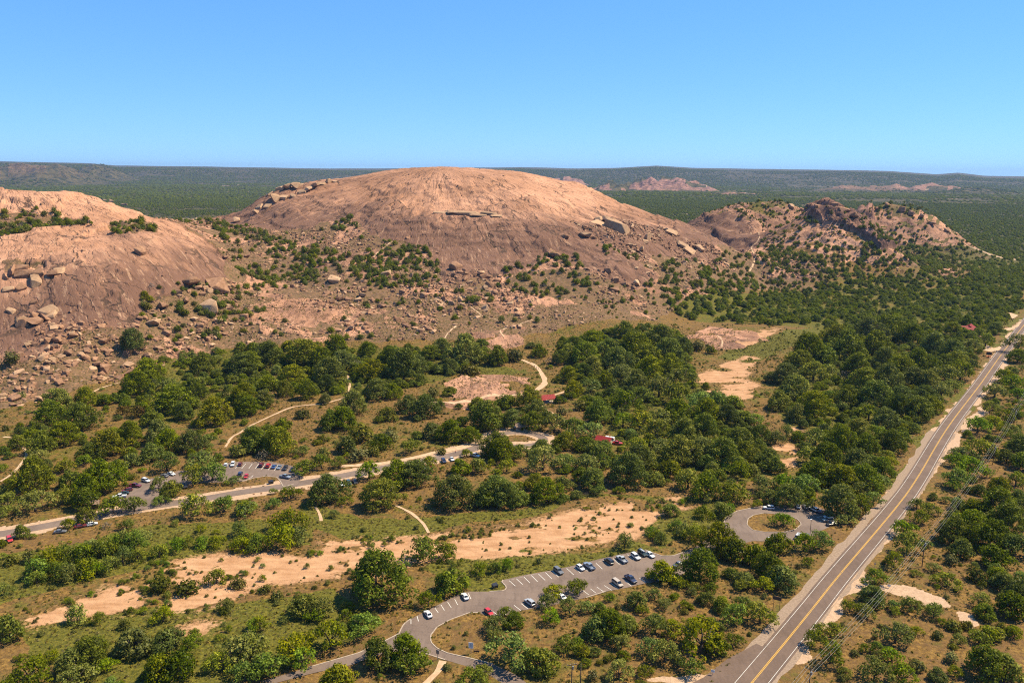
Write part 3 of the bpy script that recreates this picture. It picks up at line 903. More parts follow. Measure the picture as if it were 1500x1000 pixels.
# ------------------------------------------------------------------ roads, car parks, paths
def resample(line, step):
    L = np.asarray(line, float)
    s = np.concatenate([[0], np.cumsum(np.linalg.norm(np.diff(L, axis=0), axis=1))])
    t = np.linspace(0, s[-1], max(2, int(s[-1] / step) + 1))
    return np.stack([np.interp(t, s, L[:, 0]), np.interp(t, s, L[:, 1])], 1)

def strip_mesh(name, line, a, b, lift, mat, step=3.0, wob=0.0, fine=False):
    L = resample(line, step)
    T = np.gradient(L, axis=0); T /= np.linalg.norm(T, axis=1, keepdims=True) + 1e-9
    Nn = np.stack([T[:, 1], -T[:, 0]], 1)          # to the right of travel
    s = np.arange(len(L)) * step
    wa = wob * fbm(s, s * 0 + 3, 9, 3, 5) if wob else 0
    wb = wob * fbm(s, s * 0 + 9, 9, 3, 15) if wob else 0
    k = max(2, int(abs(b - a) / 1.6) + 1)
    cols = []
    for j in range(k):
        f = j / (k - 1)
        o = (a + wa) * (1 - f) + (b + wb) * f
        cols.append(L + Nn * np.reshape(o, (-1, 1)) if np.ndim(o) else L + Nn * o)
    P = np.stack(cols, 1)
    x, y = P[..., 0].ravel(), P[..., 1].ravel()
    z = (ground_z(x, y) if fine else base_h(x, y)) + lift
    V = np.stack([x, y, z], 1)
    i = np.arange(len(L) - 1)[:, None] * k + np.arange(k - 1)[None, :]
    Q = np.stack([i, i + 1, i + k + 1, i + k], 2).reshape(-1, 4)
    Q = Q[:, ::-1] if a > b else Q
    return np_mesh(name, V, Q[:, ::-1] if (b > a) else Q, mat)

def up(me):
    """make every face look upward"""
    bm = bmesh.new(); bm.from_mesh(me)
    fl = [f for f in bm.faces if f.normal.z < 0]
    if fl: bmesh.ops.reverse_faces(bm, faces=fl)
    bm.to_mesh(me); bm.free()
    return me

def sheet(name, polys, z, mat):
    """flat filled outline with holes"""
    bm = bmesh.new()
    ed = []
    for poly in polys:
        vs_ = [bm.verts.new((p[0], p[1], z)) for p in poly]
        for i in range(len(vs_)):
            ed.append(bm.edges.new((vs_[i], vs_[(i + 1) % len(vs_)])))
    bmesh.ops.triangle_fill(bm, use_beauty=True, use_dissolve=False, edges=ed)
    return up(bm_mesh(name, bm, mat))

def kerb_mesh(line, w=.32, h=.15, z0=0.0, closed=False):
    L = resample(line, 1.5)
    T = np.gradient(L, axis=0); T /= np.linalg.norm(T, axis=1, keepdims=True) + 1e-9
    Nn = np.stack([T[:, 1], -T[:, 0]], 1) * w / 2
    bm = bmesh.new()
    prev = None
    for p, n in zip(L, Nn):
        ring = [bm.verts.new((p[0] - n[0], p[1] - n[1], z0)), bm.verts.new((p[0] - n[0] * .9, p[1] - n[1] * .9, z0 + h)),
                bm.verts.new((p[0] + n[0] * .9, p[1] + n[1] * .9, z0 + h)), bm.verts.new((p[0] + n[0], p[1] + n[1], z0))]
        if prev:
            for k in range(3): bm.faces.new((prev[k], prev[k + 1], ring[k + 1], ring[k]))
        prev = ring
    bmesh.ops.recalc_face_normals(bm, faces=bm.faces[:])
    return bm_mesh('kerb', bm, M['concrete'])

gs_ = mesh_obj('gravel_shoulder', up(strip_mesh('gravel_shoulder', HWY[:56], -7.9, -4.2, .045, M['gravel'], 3, 1.3)))
tag(gs_, 'pale gravel shoulder along the highway', None, None, 'structure')
gs2 = mesh_obj('gravel_shoulder', up(strip_mesh('gravel_shoulder', HWY[:60], 4.2, 5.6, .045, M['gravel'], 3, 1.6)))
tag(gs2, 'narrow gravel shoulder on the power line side of the highway', None, None, 'structure')
hwy = mesh_obj('highway', up(strip_mesh('highway', HWY, -4.75, 4.55, .07, M['asphalt'], 3, .10)))
tag(hwy, 'two lane highway with double yellow centre line', None, None, 'structure')
for nm, a, b, mt in (('edge_line', -3.90, -3.76, 'white'), ('edge_line', 3.71, 3.85, 'white'), ('centre_line', -.28, -.09, 'yellow'), ('centre_line', .09, .28, 'yellow')):
    mesh_obj(nm, up(strip_mesh(nm, HWY, a, b, .078, M[mt], 3)), hwy)
ap = mesh_obj('road_apron', sheet('road_apron', [F2([(1000,1006),(1030,992),(1050,976),(1068,963),(1090,952),(1108,942),(1118,947),(1085,1006)])], .062, M['asphalt']))
tag(ap, 'asphalt apron where a side road meets the highway', None, None, 'structure')

lot = mesh_obj('car_park', sheet('car_park', [LOT, ISL], .05, M['lot']))
tag(lot, 'asphalt car park and drive between creek and highway', None, None, 'structure')
def px_at(a, b, px_list):
    i0 = px_list.index(a); i1 = px_list.index(b)
    return F2(px_list[i0:i1 + 1])
for a, b in (((452,977),(602,906)), ((717,866),(737,849)), ((945,805),(1000,809)), ((1058,770),(1117,741)), ((700,897),(722,972)), ((652,966),(590,952)), ((887,866),(858,875))):
    mesh_obj('kerb', kerb_mesh(px_at(a, b, LOT_PX), .42, .15, .02), lot)
mesh_obj('kerb', kerb_mesh(ISL + ISL[:1], .35, .15, .02), lot)
STALL = [((602,907),(602,913.5)),((611,902),(613,909.5)),((637,890),(642,897)),((646,885.5),(651,893.5)),((655.5,881),(661,889.5)),((666,877),(670.5,885.5)),((686,868.5),(690,877)),
 ((746,850),(755,858)),((756.5,847.3),(766,856)),((767.5,844.7),(776.5,853.5)),((778,842),(787.5,851.5)),((788.5,840),(798.5,849.5)),((799,838),(808.5,847.5)),((809,835.5),(818.5,845)),((830,832),(840.5,841.5)),((840.5,829.6),(850.5,839)),((851,827),(861,836)),((873,824.5),(882.5,833)),((884,820),(894,829)),((898,817.5),(907.5,826.5)),((909,814.6),(919,823)),((919,811.8),(929,820)),((930,809),(939,817)),
 ((720,893.5),(727.5,899.5)),((732,891),(741,899.5)),((742.5,888.5),(752,896)),((753,886),(763,893.7)),((763.5,883.5),(773,891)),((788,878),(797,885)),((854,864.5),(863,871)),((865,862),(873.5,868.5)),((874.5,859.5),(884.5,866.5)),((885,857),(896,864)),((895.5,854),(906,861.5)),((915,850),(925,858)),((936.5,846),(946,852.5)),((948,843),(957,849)),((957,840.5),(966,847)),((967,838),(976,844)),
 ((1172,745.5),(1177,747.5)),((1185,747),(1189,750)),((1205,755),(1197,757.5)),((1210,762),(1200,764)),]
UPSTALL = [((339,679),(336,685)),((349,679),(345,686)),((360,679),(354,686)),((369.5,679),(364.5,686)),((379,679),(374,686)),((388.5,679),(383,687)),((398,680),(393,688)),((407,681),(402,689)),((371,696),(365,701)),((362,694),(356,700)),((222,702),(226,706)),((233,698),(237,702))]
def stall_line(p0, p1, parent, z, w=.15):
    a = np.array(flat(*p0)); b = np.array(flat(*p1))
    d = (b - a) / np.linalg.norm(b - a); n = np.array((d[1], -d[0])) * w / 2
    me = pydata('stall_line', [(*(a - n), z), (*(a + n), z), (*(b + n), z), (*(b - n), z)], [(0, 1, 2, 3)], M['white'])
    return mesh_obj('stall_line', up(me), parent)
for s0, s1 in STALL: stall_line(s0, s1, lot, .056, .2)
# concrete wheel stops at the heads of the stalls
def wheel_stop(a, b, lab):
    a = np.array(a); b = np.array(b)
    c = (a + b) / 2; d = (b - a) / np.linalg.norm(b - a)
    bm = bmesh.new()
    vs_ = bx(bm, -.95, .95, -.11, .11, 0, .14)
    for v in vs_[4:]: v.co.y *= .6; v.co.x *= .97
    o = mesh_obj('wheel_stop', bm_mesh('wheel_stop', bm, M['concrete']), None, (c[0], c[1], .052))
    o.rotation_euler.z = math.atan2(d[1], d[0])
    tag(o, lab, 'wheel stop', 'concrete wheel stops in the lower car park')
for i in range(len(STALL) - 1):
    a0, b0 = STALL[i][0], STALL[i + 1][0]
    if 7 <= i <= 21 and abs(b0[0] - a0[0]) < 14:
        wheel_stop(flat(*a0), flat(*b0), 'pale concrete wheel stop at the head of a stall on the creek side')

ul = mesh_obj('car_park', sheet('car_park', [UP_LOT], .05, M['lot']))
tag(ul, 'upper asphalt car park among the oaks', None, None, 'structure')
for s0, s1 in UPSTALL: stall_line(s0, s1, ul, .056, .22)
mesh_obj('kerb', kerb_mesh(F2([(430,709),(415,713),(411,705),(406,699),(390,697),(372,700),(355,705)]), .45, .16, .02), ul)
ur = mesh_obj('park_road', up(strip_mesh('park_road', UP_ROAD, -3.2, 3.2, .065, M['lot'], 3, .25)))
tag(ur, 'narrow asphalt park road leading to the turning circle', None, None, 'structure')
tl = mesh_obj('turning_circle', up(strip_mesh('turning_circle', LOOP, -2.6, 2.4, .08, M['lot'], 2, .1)))
tag(tl, 'oval asphalt turning circle round a dry grass island', None, None, 'structure')
for w, ln in TRAIL:
    t_ = mesh_obj('footpath', up(strip_mesh('footpath', ln, -w / 2, w / 2, .13, M['trail'], 2.0, w * .35, True)))
    tag(t_, 'pale sandy footpath through the scrub', None, None, 'structure')
for pl in ([(1440,513),(1452,516),(1463,514),(1468,508),(1455,510),(1446,505)], [(1468,484),(1480,484),(1492,478),(1497,470),(1486,479),(1472,481)], [(1466,460),(1480,458),(1492,462),(1484,467),(1470,465)], [(1420,494),(1438,495),(1452,487),(1450,484),(1436,488),(1421,491)]):
    dv = mesh_obj('driveway', sheet('driveway', [F2(pl)], 0.1, M['trail']))
    for v in dv.data.vertices: v.co.z = float(base_h(np.array([v.co.x]), np.array([v.co.y]))[0]) + .2
    tag(dv, 'pale dirt driveway joining the highway near the red roofed house', None, None, 'structure')

# ------------------------------------------------------------------ foliage meshes
def foliage(seed, puffs, pr, leaves, lsize, zlo, zhi, mat, spread=.5, flat_top=.0, upright=.0, lift=.0, core=False):
    g = np.random.default_rng(seed)
    C = []
    ph = g.random(3) * 6.28
    tries = 0
    while len(C) < puffs and tries < 4000:
        tries += 1
        th = g.random() * 2 * math.pi
        rad_ = math.sqrt(g.random())
        lob = 1 + .20 * math.sin(2 * th + ph[0]) + .17 * math.sin(3 * th + ph[1]) + .10 * math.sin(5 * th + ph[2])
        r_ = rad_ * (spread - pr) * lob
        top = zlo + (zhi - zlo) * (1 - (rad_ ** 2.4) * (.62 - flat_top)) - pr * .9
        bot = zlo + pr * .8 + lift * (1 - rad_)
        z = top - (g.random() ** 1.7) * max(top - bot, 0) * (.85 if rad_ > .45 else .5)
        c = np.array((r_ * math.cos(th), r_ * math.sin(th), z))
        if all(np.linalg.norm(c - q[0]) > pr * .52 for q in C):
            C.append((c, pr * (.72 + .56 * g.random()), g.random()))
    if core: C.append((np.array((0, 0, zlo + (zhi - zlo) * .42)), pr * 1.85, .3))
    V, T = [], []
    for c, r_, tn in C:
        n = max(4, int(leaves * (r_ / pr) ** 2))
        d = g.normal(size=(n, 3)); d[:, 2] = d[:, 2] * .9 + .22
        d /= np.linalg.norm(d, axis=1, keepdims=True)
        rr = r_ * (1 - .38 * g.random(n) ** 2)
        p = c + d * rr[:, None] * np.array((1, 1, .82 + upright))
        p += g.normal(size=(n, 3)) * r_ * .06
        nrm = d + g.normal(size=(n, 3)) * .32 + np.array((0, 0, .15))
        nrm /= np.linalg.norm(nrm, axis=1, keepdims=True)
        a = np.cross(nrm, g.normal(size=(n, 3))); a /= np.linalg.norm(a, axis=1, keepdims=True) + 1e-9
        b = np.cross(nrm, a)
        s = lsize * (.6 + .8 * g.random(n))[:, None]
        e = (.55 + .5 * g.random(n))[:, None]
        q = np.stack([p - a * s, p - b * s * e + nrm * s * .2, p + a * s, p + b * s * e + nrm * s * .2], 1)
        V.append(q.reshape(-1, 3))
        t = np.clip(tn * .62 + .38 * g.random(n) + .10 * d[:, 2] * 0, 0, 1)
        T.append(np.repeat(t, 4))
    V = np.concatenate(V); T = np.concatenate(T)
    V[:, 2] = np.maximum(V[:, 2], .004)
    Q = np.arange(len(V)).reshape(-1, 4)
    me = np_mesh('crown', V, Q, mat)
    at_ = me.attributes.new('tint', 'FLOAT', 'POINT')
    at_.data.foreach_set('value', T.astype(np.float32))
    return me

CROWN = {
 'o': [foliage(100 + i, 54, .122, 52, .026, .03, .68 + .05 * (i % 3), M['oak'], .51, .05 * (i % 2), lift=.02) for i in range(9)],
 'm': [foliage(200 + i, 38, .112, 36, .026, .08, .62 + .06 * (i % 3), M['mesq'], .52, .15, lift=.14) for i in range(8)],
 'w': [foliage(300 + i, 36, .120, 40, .025, .0, .66 + .08 * (i % 3), M['willow'], .50, .05, .35) for i in range(3)],
 'O': [foliage(150 + i, 170, .078, 44, .0165, .0, .80, M['oak'], .50, .0, lift=-.02) for i in range(2)],
 's': [foliage(400 + i, 15, .20, 26, .045, .0, .58 + .06 * (i % 3), M['scrub'], .42, .1, core=True) for i in range(4)],
 'k': [foliage(500 + i, 17, .19, 26, .043, .0, .66 + .05 * (i % 3), M['oak'], .41, .1, core=True) for i in range(4)],
 'y': [foliage(600, 26, .125, 36, .028, .06, .66, M['rust'], .5)],
 'g': [foliage(700 + i, 16, .16, 12, .03, .03, .60, M['grey'], .5, .1) for i in range(2)],
 't': [foliage(800 + i, 5, .22, 9, .10, .0, .42, M['tuft'], .5) for i in range(3)],
}
def trunk_mesh(seed, hgt=.42, spread=.3):
    g = random.Random(seed)
    bm = bmesh.new()
    base = [(0, 0, -.03), (g.uniform(-.01, .01), g.uniform(-.01, .01), hgt * .3), (g.uniform(-.02, .02), g.uniform(-.02, .02), hgt * .52)]
    tube(bm, base, [.042, .030, .026], 6)
    n = g.randint(4, 6)
    for i in range(n):
        t = 2 * math.pi * (i + g.uniform(-.25, .25)) / n
        s = spread * g.uniform(.7, 1.1)
        p0 = Vector(base[2]) * g.uniform(.8, 1.0)
        p1 = p0 + Vector((math.cos(t) * s * .45, math.sin(t) * s * .45, hgt * .28))
        p2 = p0 + Vector((math.cos(t + .3) * s, math.sin(t + .3) * s, hgt * g.uniform(.5, .8)))
        tube(bm, [p0, p1, p2], [.020, .013, .006], 5)
    return bm_mesh('trunk', bm, M['bark'], True)
TRUNK = {'o': [trunk_mesh(i) for i in range(3)], 'm': [trunk_mesh(10 + i, .44, .33) for i in range(3)], 'w': [trunk_mesh(20 + i, .4, .2) for i in range(2)], 'y': [trunk_mesh(30)]}

# ------------------------------------------------------------------ where the trees stand: crown centre and width, read crop by crop (4/14 px units)
CROPS = {
 (0, 480): "o690,70,130 o1060,190,130 o1270,190,160 o1390,130,110 o770,220,160 o710,300,150 m880,290,110 o900,370,190 o1010,320,140 o1120,440,170 o1280,400,130 o300,380,150 o450,370,110 o260,450,150 o420,470,170 o330,560,150 o220,600,130 o550,375,80 o90,600,90 o110,540,60 o680,550,130 y720,430,100 o790,480,100 o830,560,140 o560,610,170 o480,650,120 o880,590,150 o790,650,120 o690,690,90 o1000,600,130 m1090,590,80 m870,700,130 m1050,680,150 m1110,745,150 m1010,770,120 o1240,640,90 o1330,590,140 o1400,560,110 g1380,660,90 m1230,790,60 m210,660,90 m340,720,100 m440,690,80 o170,780,210 o370,800,110 o530,790,190 o450,840,150 m40,910,130 m180,910,150 m340,880,120 o440,900,130 o10,640,60 s30,520,50 o900,850,115 m830,820,90 m840,900,70 m700,920,115 m590,925,130 m1170,920,120 m1030,930,150 m1280,940,110 s1190,350,70 o1400,290,100 o1390,380,90 y640,430,70 y750,440,70 s60,160,90 s110,360,60 m30,960,80 m680,600,60 o960,440,110 o160,560,90 o620,720,90 s690,770,60",
 (350, 480): "o60,180,140 o160,140,150 o260,85,70 o340,130,180 o420,170,120 o510,120,150 o470,220,170 o280,250,130 m150,280,120 o240,320,100 o350,330,110 o460,290,110 o540,180,120 g610,190,70 o690,230,130 o670,120,90 o790,150,130 o860,210,190 o930,190,130 o1000,130,100 o1060,100,110 o1110,200,90 o1180,110,190 o1270,70,60 s1210,210,100 o1350,150,110 s1020,340,70 o1100,330,70 o810,330,100 o720,330,120 o450,370,70 s330,440,90 o600,390,150 s770,440,120 o880,400,110 o970,410,150 o930,470,50 o1050,405,50 o1150,410,40 o1250,390,90 o1390,390,90 o540,470,150 o480,490,110 s640,540,150 s790,555,100 o560,610,110 o740,600,110 m900,620,100 o930,560,60 o1010,540,100 o1110,540,140 o1210,560,110 o1290,470,170 o1160,485,70 o1410,470,80 o80,580,160 o200,600,170 o230,520,100 o50,420,110 o20,350,120 o130,380,100 m340,720,120 m430,700,100 m520,700,80 s410,590,60 s440,650,90 m330,640,80 s620,650,110 o465,840,180 m680,750,115 o740,870,190 o830,760,190 o920,770,160 o1120,860,195 o1160,720,115 m1250,720,100 o1340,850,180 o1370,640,140 m1190,650,60 m270,860,100 m180,910,80 m500,970,60 m30,940,110 m550,900,70 m990,700,90 s430,580,60 s1060,640,60 s700,640,80",
 (700, 480): "o760,20,100 o600,60,130 o500,90,120 o560,130,150 o680,110,150 o820,110,170 o950,60,160 o1000,120,180 o1080,100,100 o880,150,160 o740,170,150 o470,130,100 o430,160,80 o600,200,120 s1150,85,90 s1220,110,70 s190,130,110 o320,120,80 o280,90,50 g370,165,60 o90,160,80 o20,140,80 o260,380,130 o150,390,80 o300,430,110 o480,245,100 o550,220,90 s420,265,60 o500,320,100 m590,300,110 o660,270,100 o750,240,130 o830,280,130 o900,230,150 o1000,210,150 m1060,250,130 m950,310,150 m1040,340,150 m850,350,130 m780,380,150 o690,340,80 o630,450,140 o680,400,90 s540,400,80 o430,370,60 s440,430,70 o360,460,80 m490,355,50 m760,480,110 m850,490,130 m950,460,150 o1050,440,160 m1150,380,150 m1250,380,130 m1330,390,120 o1200,450,150 o1300,460,140 o1080,550,150 o1180,530,150 m940,540,140 o1390,480,100 m960,600,110 m830,630,130 m400,500,130 m500,510,140 m590,530,120 o460,590,120 o560,600,110 o620,625,100 m650,680,80 m640,655,105 m600,645,90 m660,620,70 o180,480,110 o280,490,120 o60,480,130 o90,620,140 m210,640,110 m340,690,160 o330,620,90 m460,690,110 m570,700,140 o780,740,200 o840,690,140 m900,680,110 o920,780,100 o600,790,140 o540,770,90 o450,810,90 o360,850,150 o300,800,110 m150,720,90 m20,730,80 o110,800,100 o40,880,130 o140,880,140 o210,880,110 o1060,640,190 o1180,640,160 o1280,650,190 o1370,590,150 o1400,650,120 o1010,730,120 s960,810,50 w1100,790,150 w1200,830,160 m1320,850,140 w1380,740,120 w1280,950,110 m1010,950,90 o1200,700,100",
 (1100, 440): "o300,260,180 o250,310,120 o380,290,130 o500,240,190 o560,340,130 o640,240,150 o450,180,150 o620,160,150 o720,140,170 o850,180,150 o960,240,130 o1060,270,130 o780,350,150 o880,330,150 o700,310,120 o1000,330,120 o1080,310,110 m1100,370,130 m1020,380,120 o1150,330,70 g500,400,110 o600,420,160 o720,430,170 o850,400,150 o930,430,130 o650,500,170 o500,500,150 o780,500,150 o900,500,150 m1000,470,120 m1040,440,100 o180,390,120 o110,400,80 m330,370,130 m420,370,90 o230,470,160 o150,520,130 o330,560,170 o250,590,110 m620,580,130 o700,630,150 o780,560,130 o880,570,150 o950,545,110 m660,700,120 o560,700,150 o480,740,160 o600,760,130 o740,740,130 m790,720,100 m720,840,90 o680,880,130 o560,850,170 o400,830,170 m320,810,140 o350,900,190 o480,930,170 o600,930,170 m680,950,100 m560,985,100 o50,700,120 m20,620,90 w130,720,90 w190,690,80 o90,820,130 o20,800,80 o120,860,110 m340,710,120 w170,950,120 w60,960,120 m270,970,140 m1400,230,120 o1400,290,100 m1330,390,100 m1280,470,110 m1380,420,130 m1400,490,90 m1250,560,80 m1190,650,120 m1260,640,110 m1330,610,90 m1110,790,120 m1200,770,140 m1080,830,110 m1150,870,150 m1080,930,120 m1060,960,90 o1340,820,80 o1400,760,130 o1410,840,110 m1390,930,110 o1300,970,100 o1190,160,60 m1230,210,90 m1160,225,90 o1280,150,70 m1310,105,60 o1130,110,80 o1060,150,90",
 (0, 720): "o110,210,80 m360,165,70 o450,130,90 o10,270,50 w660,170,80 g560,170,60 w190,400,150 w260,360,150 w330,340,140 w420,320,150 w480,290,120 w540,300,130 w600,270,130 w650,250,120 w700,260,130 w740,230,100 w300,420,110 w370,430,110 w450,400,130 w560,380,120 w640,340,110 w720,330,100 w190,450,90 w500,410,90 w830,310,100 w920,280,100 w980,260,80 w1060,260,90 w1130,260,90 m1050,190,60 w1250,200,90 w1260,270,110 w1350,270,110 o1410,220,60 w20,510,90 w400,640,120 w510,660,80 o30,720,160 s650,690,80 o700,780,190 o880,770,160 o470,830,200 o370,880,170 o830,930,170 o940,920,170 m150,960,220 m380,965,170 w850,640,110 w1130,440,110 s980,480,130 s840,480,120 m1000,790,100 m1240,830,200 m1150,890,140 m1320,700,80 o1170,620,50 o1370,900,140 m1280,940,140 s1200,580,70 s1240,460,100 s60,350,80 s150,340,80 m560,900,100",
 (350, 720): "w260,150,170 w230,230,170 w310,230,110 w30,230,110 w90,250,100 o740,450,300 w960,290,170 w1080,310,105 o1110,470,155 m990,560,110 m1120,390,40 w1260,400,90 w1340,400,75 w1400,380,80 o330,590,170 m440,600,130 m480,760,180 m650,690,160 m300,810,200 m60,800,200 m150,900,190 m330,870,140 o730,850,170 o880,830,190 m900,900,150 o520,970,180 s1090,910,60 m1220,960,150 s200,540,80 s140,500,70 m110,690,90",
 (700, 720): "m400,510,105 m520,500,105 m360,570,100 m580,600,90 m480,600,110 o190,670,100 m80,690,120 m180,820,210 o330,880,180 m380,650,110 o690,690,190 o620,720,140 o770,690,120 m460,790,130 o540,830,80 o830,570,100 m690,550,55 o970,410,150 m1060,470,80 o1160,400,180 o1250,260,180 o1340,300,150 m930,700,140 m1010,720,120 m900,810,130 m980,840,150 m1170,770,230 o1240,800,130 m1110,910,120 o1280,590,100 m1340,640,140 m1220,500,80 m1390,590,90 m740,940,130 m870,940,80 w770,260,100 w910,200,75 w1010,90,85 w1040,170,80 w1080,200,100 w960,240,75 w1130,220,100 w1180,100,100 w1270,80,90 m1200,20,80 m1330,20,100 m30,940,90 s600,960,70 o1390,450,110 m1380,490,80 s1080,620,50 s700,860,50",
 (1100, 720): "m170,140,110 o150,270,140 m280,270,120 m360,250,130 m490,140,90 o100,30,85 o200,30,140 o300,20,90 o460,60,190 m570,70,140 m640,40,90 o100,400,170 o170,450,150 m60,480,110 m50,640,150 o30,330,130 m870,60,80 m800,190,120 m880,130,100 m930,90,90 m820,270,140 m750,360,100 m650,440,120 o640,540,130 m520,600,90 m600,620,100 m750,590,70 m840,590,100 m420,720,120 m330,770,110 m420,850,140 m760,740,150 m960,620,100 s1060,690,90 m1090,770,80 s1050,860,90 s870,900,100 m650,940,180 m800,960,140 m740,850,110 o980,950,100 o1230,900,190 o1340,910,190 s1290,740,80 m1380,740,80 o1370,590,170 o1400,520,130 m1200,560,100 m1030,450,120 m960,390,70 o1100,300,120 o1070,200,160 o1150,170,160 o1250,230,190 o1350,150,190 o1380,280,150 o1280,340,140 o1170,80,120 o1300,60,190 o1400,50,140 s1180,430,100 o1290,440,100 s1050,350,80 m930,270,50 s1130,690,70 s980,740,70",
}
LAND = [('beside the lower car park', flat(760, 868)), ('beside the lower car park', flat(920, 850)), ('beside the looping end of the car park', flat(1140, 765)), ('below the drive to the lower car park', flat(450, 985)),
        ('around the upper car park', flat(330, 692)), ('along the park road', flat(560, 686)), ('along the park road', flat(60, 770)), ('by the turning circle', flat(757, 643)),
        ('on the bank of the sandy creek', flat(600, 790)), ('on the bank of the sandy creek', flat(250, 850)), ('on the bank of the sandy creek', flat(900, 760)), ('in the wood below the great dome', flat(900, 540)), ('in the wood below the great dome', flat(500, 530)),
        ('in the wood at the foot of the lower dome', flat(200, 590)), ('on the dry flat crossed by the winding footpath', flat(500, 610)), ('on the highway verge', flat(1200, 830)), ('in the wood between creek and highway', flat(1250, 600)), ('in the wood between creek and highway', flat(1350, 520)),
        ('in the scrub under the power line', flat(1300, 920)), ('in the thicket beyond the power line', flat(1460, 780)), ('near the red roofed house', flat(1420, 490)), ('between car park and highway apron', flat(950, 950)), ('in the low ground past the creek', flat(150, 970))]
LAND += [('on the sand bar beside the great round oak', flat(520, 820)), ('on the sand opposite the creek side parking row', flat(800, 790)), ('on the creek sand below the willow thicket', flat(230, 850)), ('on the wide upper sand of the creek', flat(930, 750)), ('where the creek sand narrows to a tail', flat(90, 895)),
         ('on the grassy bank above the creek sand', flat(700, 755)), ('in the willow thicket on the creek bank', flat(140, 815)), ('in the open meadow by the sandy bend', flat(1080, 540)), ('behind the trailhead pavilions', flat(830, 570)), ('beside the wide sandy path', flat(770, 545)), ('in the wood near the restroom', flat(900, 660)), ('by the narrow sandy channel in the wood', flat(1150, 665)), ('in the far wood toward the craggy hills', flat(1300, 440)), ('on the bend of the drive', flat(600, 960))]
def place_of(x, y):
    return min(LAND, key=lambda l: (l[1][0] - x) ** 2 + (l[1][1] - y) ** 2)[0]
KIND = {'o': ('live_oak', 'tree', 'live oak', 'live oaks'), 'm': ('mesquite_tree', 'tree', 'mesquite tree', 'mesquite trees'), 'w': ('willow', 'tree', 'bushy willow', 'willows'),
        's': ('shrub', 'shrub', 'leafy shrub', 'shrubs'), 'k': ('juniper', 'shrub', 'juniper bush', 'junipers'), 'y': ('turning_oak', 'tree', 'rust yellow turning oak', 'turning oaks'), 'g': ('bare_shrub', 'shrub', 'grey leafless shrub', 'bare shrubs')}
SHADE = {'o': [('deep green', (.70, .74, .72)), ('mid green', (1, 1, 1)), ('olive green', (1.3, 1.12, .85)), ('grey green', (1.02, .98, 1.5))],
         'm': [('yellow green', (1.18, 1.08, .85)), ('fresh green', (.86, 1.06, .9)), ('olive', (.92, .86, 1.0)), ('dull green', (.74, .78, .95))],
         's': [('pale', (1.3, 1.25, 1.35)), ('dark', (.68, .70, .7)), ('olive', (1.05, 1, .8)), ('dusty', (1.05, .95, 1.2))]}
SHADE['w'] = SHADE['m']; SHADE['k'] = SHADE['o']
TREES = []     # x, y, width, kind
for (ox, oy), txt in CROPS.items():
    for it in txt.split():
        k_ = it[0]; zx, zy, zw = (float(v) for v in it[1:].split(','))
        px, py, pw = ox + zx / 3.5725, oy + zy / 3.5714, zw / 3.5725
        W_ = 9.0
        for _ in range(2):
            q = pick(px, py, W_ * .36)
            if q is None: break
            W_ = pw * math.hypot(q[1] * math.cos(PITCH) + (CAM_H) * math.sin(PITCH), 0) / FPX
        if q is None: continue
        TREES.append((q[0], q[1], max(W_ * 1.18, 1.6), k_))
txy = np.array([(t[0], t[1], t[2]) for t in TREES])
tz = ground_z(txy[:, 0], txy[:, 1])
COUNT = {}
FIRST = {}
def add_plant(x, y, z, W_, k_, lab=None):
    i = COUNT.get(k_, 0); COUNT[k_] = i + 1
    nm, cat, ds, grp = KIND[k_]
    rz = random.uniform(0, 6.28)
    size = 'broad ' if W_ > 11 else ('' if W_ > 6.5 else 'small ')
    if k_ in 'skg': size = 'large ' if W_ > 5 else ''
    pl = lab or place_of(x, y)
    cm = CROWN[k_][i % len(CROWN[k_])]
    if k_ == 'o' and W_ > 13.5: cm = CROWN['O'][i % 2]
    if k_ in TRUNK:
        e = empty(nm, (x, y, z), rz, W_)
        tk = mesh_obj('trunk', TRUNK[k_][i % len(TRUNK[k_])], e)
        c = mesh_obj('crown', cm, e)
        o = e
    else:
        o = c = mesh_obj(nm, cm, None, (x, y, z))
        o.rotation_euler.z = rz
        o.scale = (W_,) * 3
    o.scale = (W_, W_ * random.uniform(.88, 1.1), W_ * random.uniform(.85, 1.12))
    sh, cl = SHADE[k_ if k_ in SHADE else 's'][random.randrange(4)]
    c.color = (*cl, 1)
    if not (k_ == 'o' and W_ > 13.5): FIRST.setdefault((k_, i % len(CROWN[k_])), c)
    tag(o, (size + sh + ' ' + ds + ' ' + pl).strip(), cat, grp + ' ' + pl)
    return o
for (x, y, W_, k_), z in zip(TREES, tz):
    if not roads_mask(np.array([x]), np.array([y]), -1.5)[0] or k_ in 'om':
        add_plant(x, y, z - .05 * W_ * .3, W_, k_)
print('explicit', COUNT)
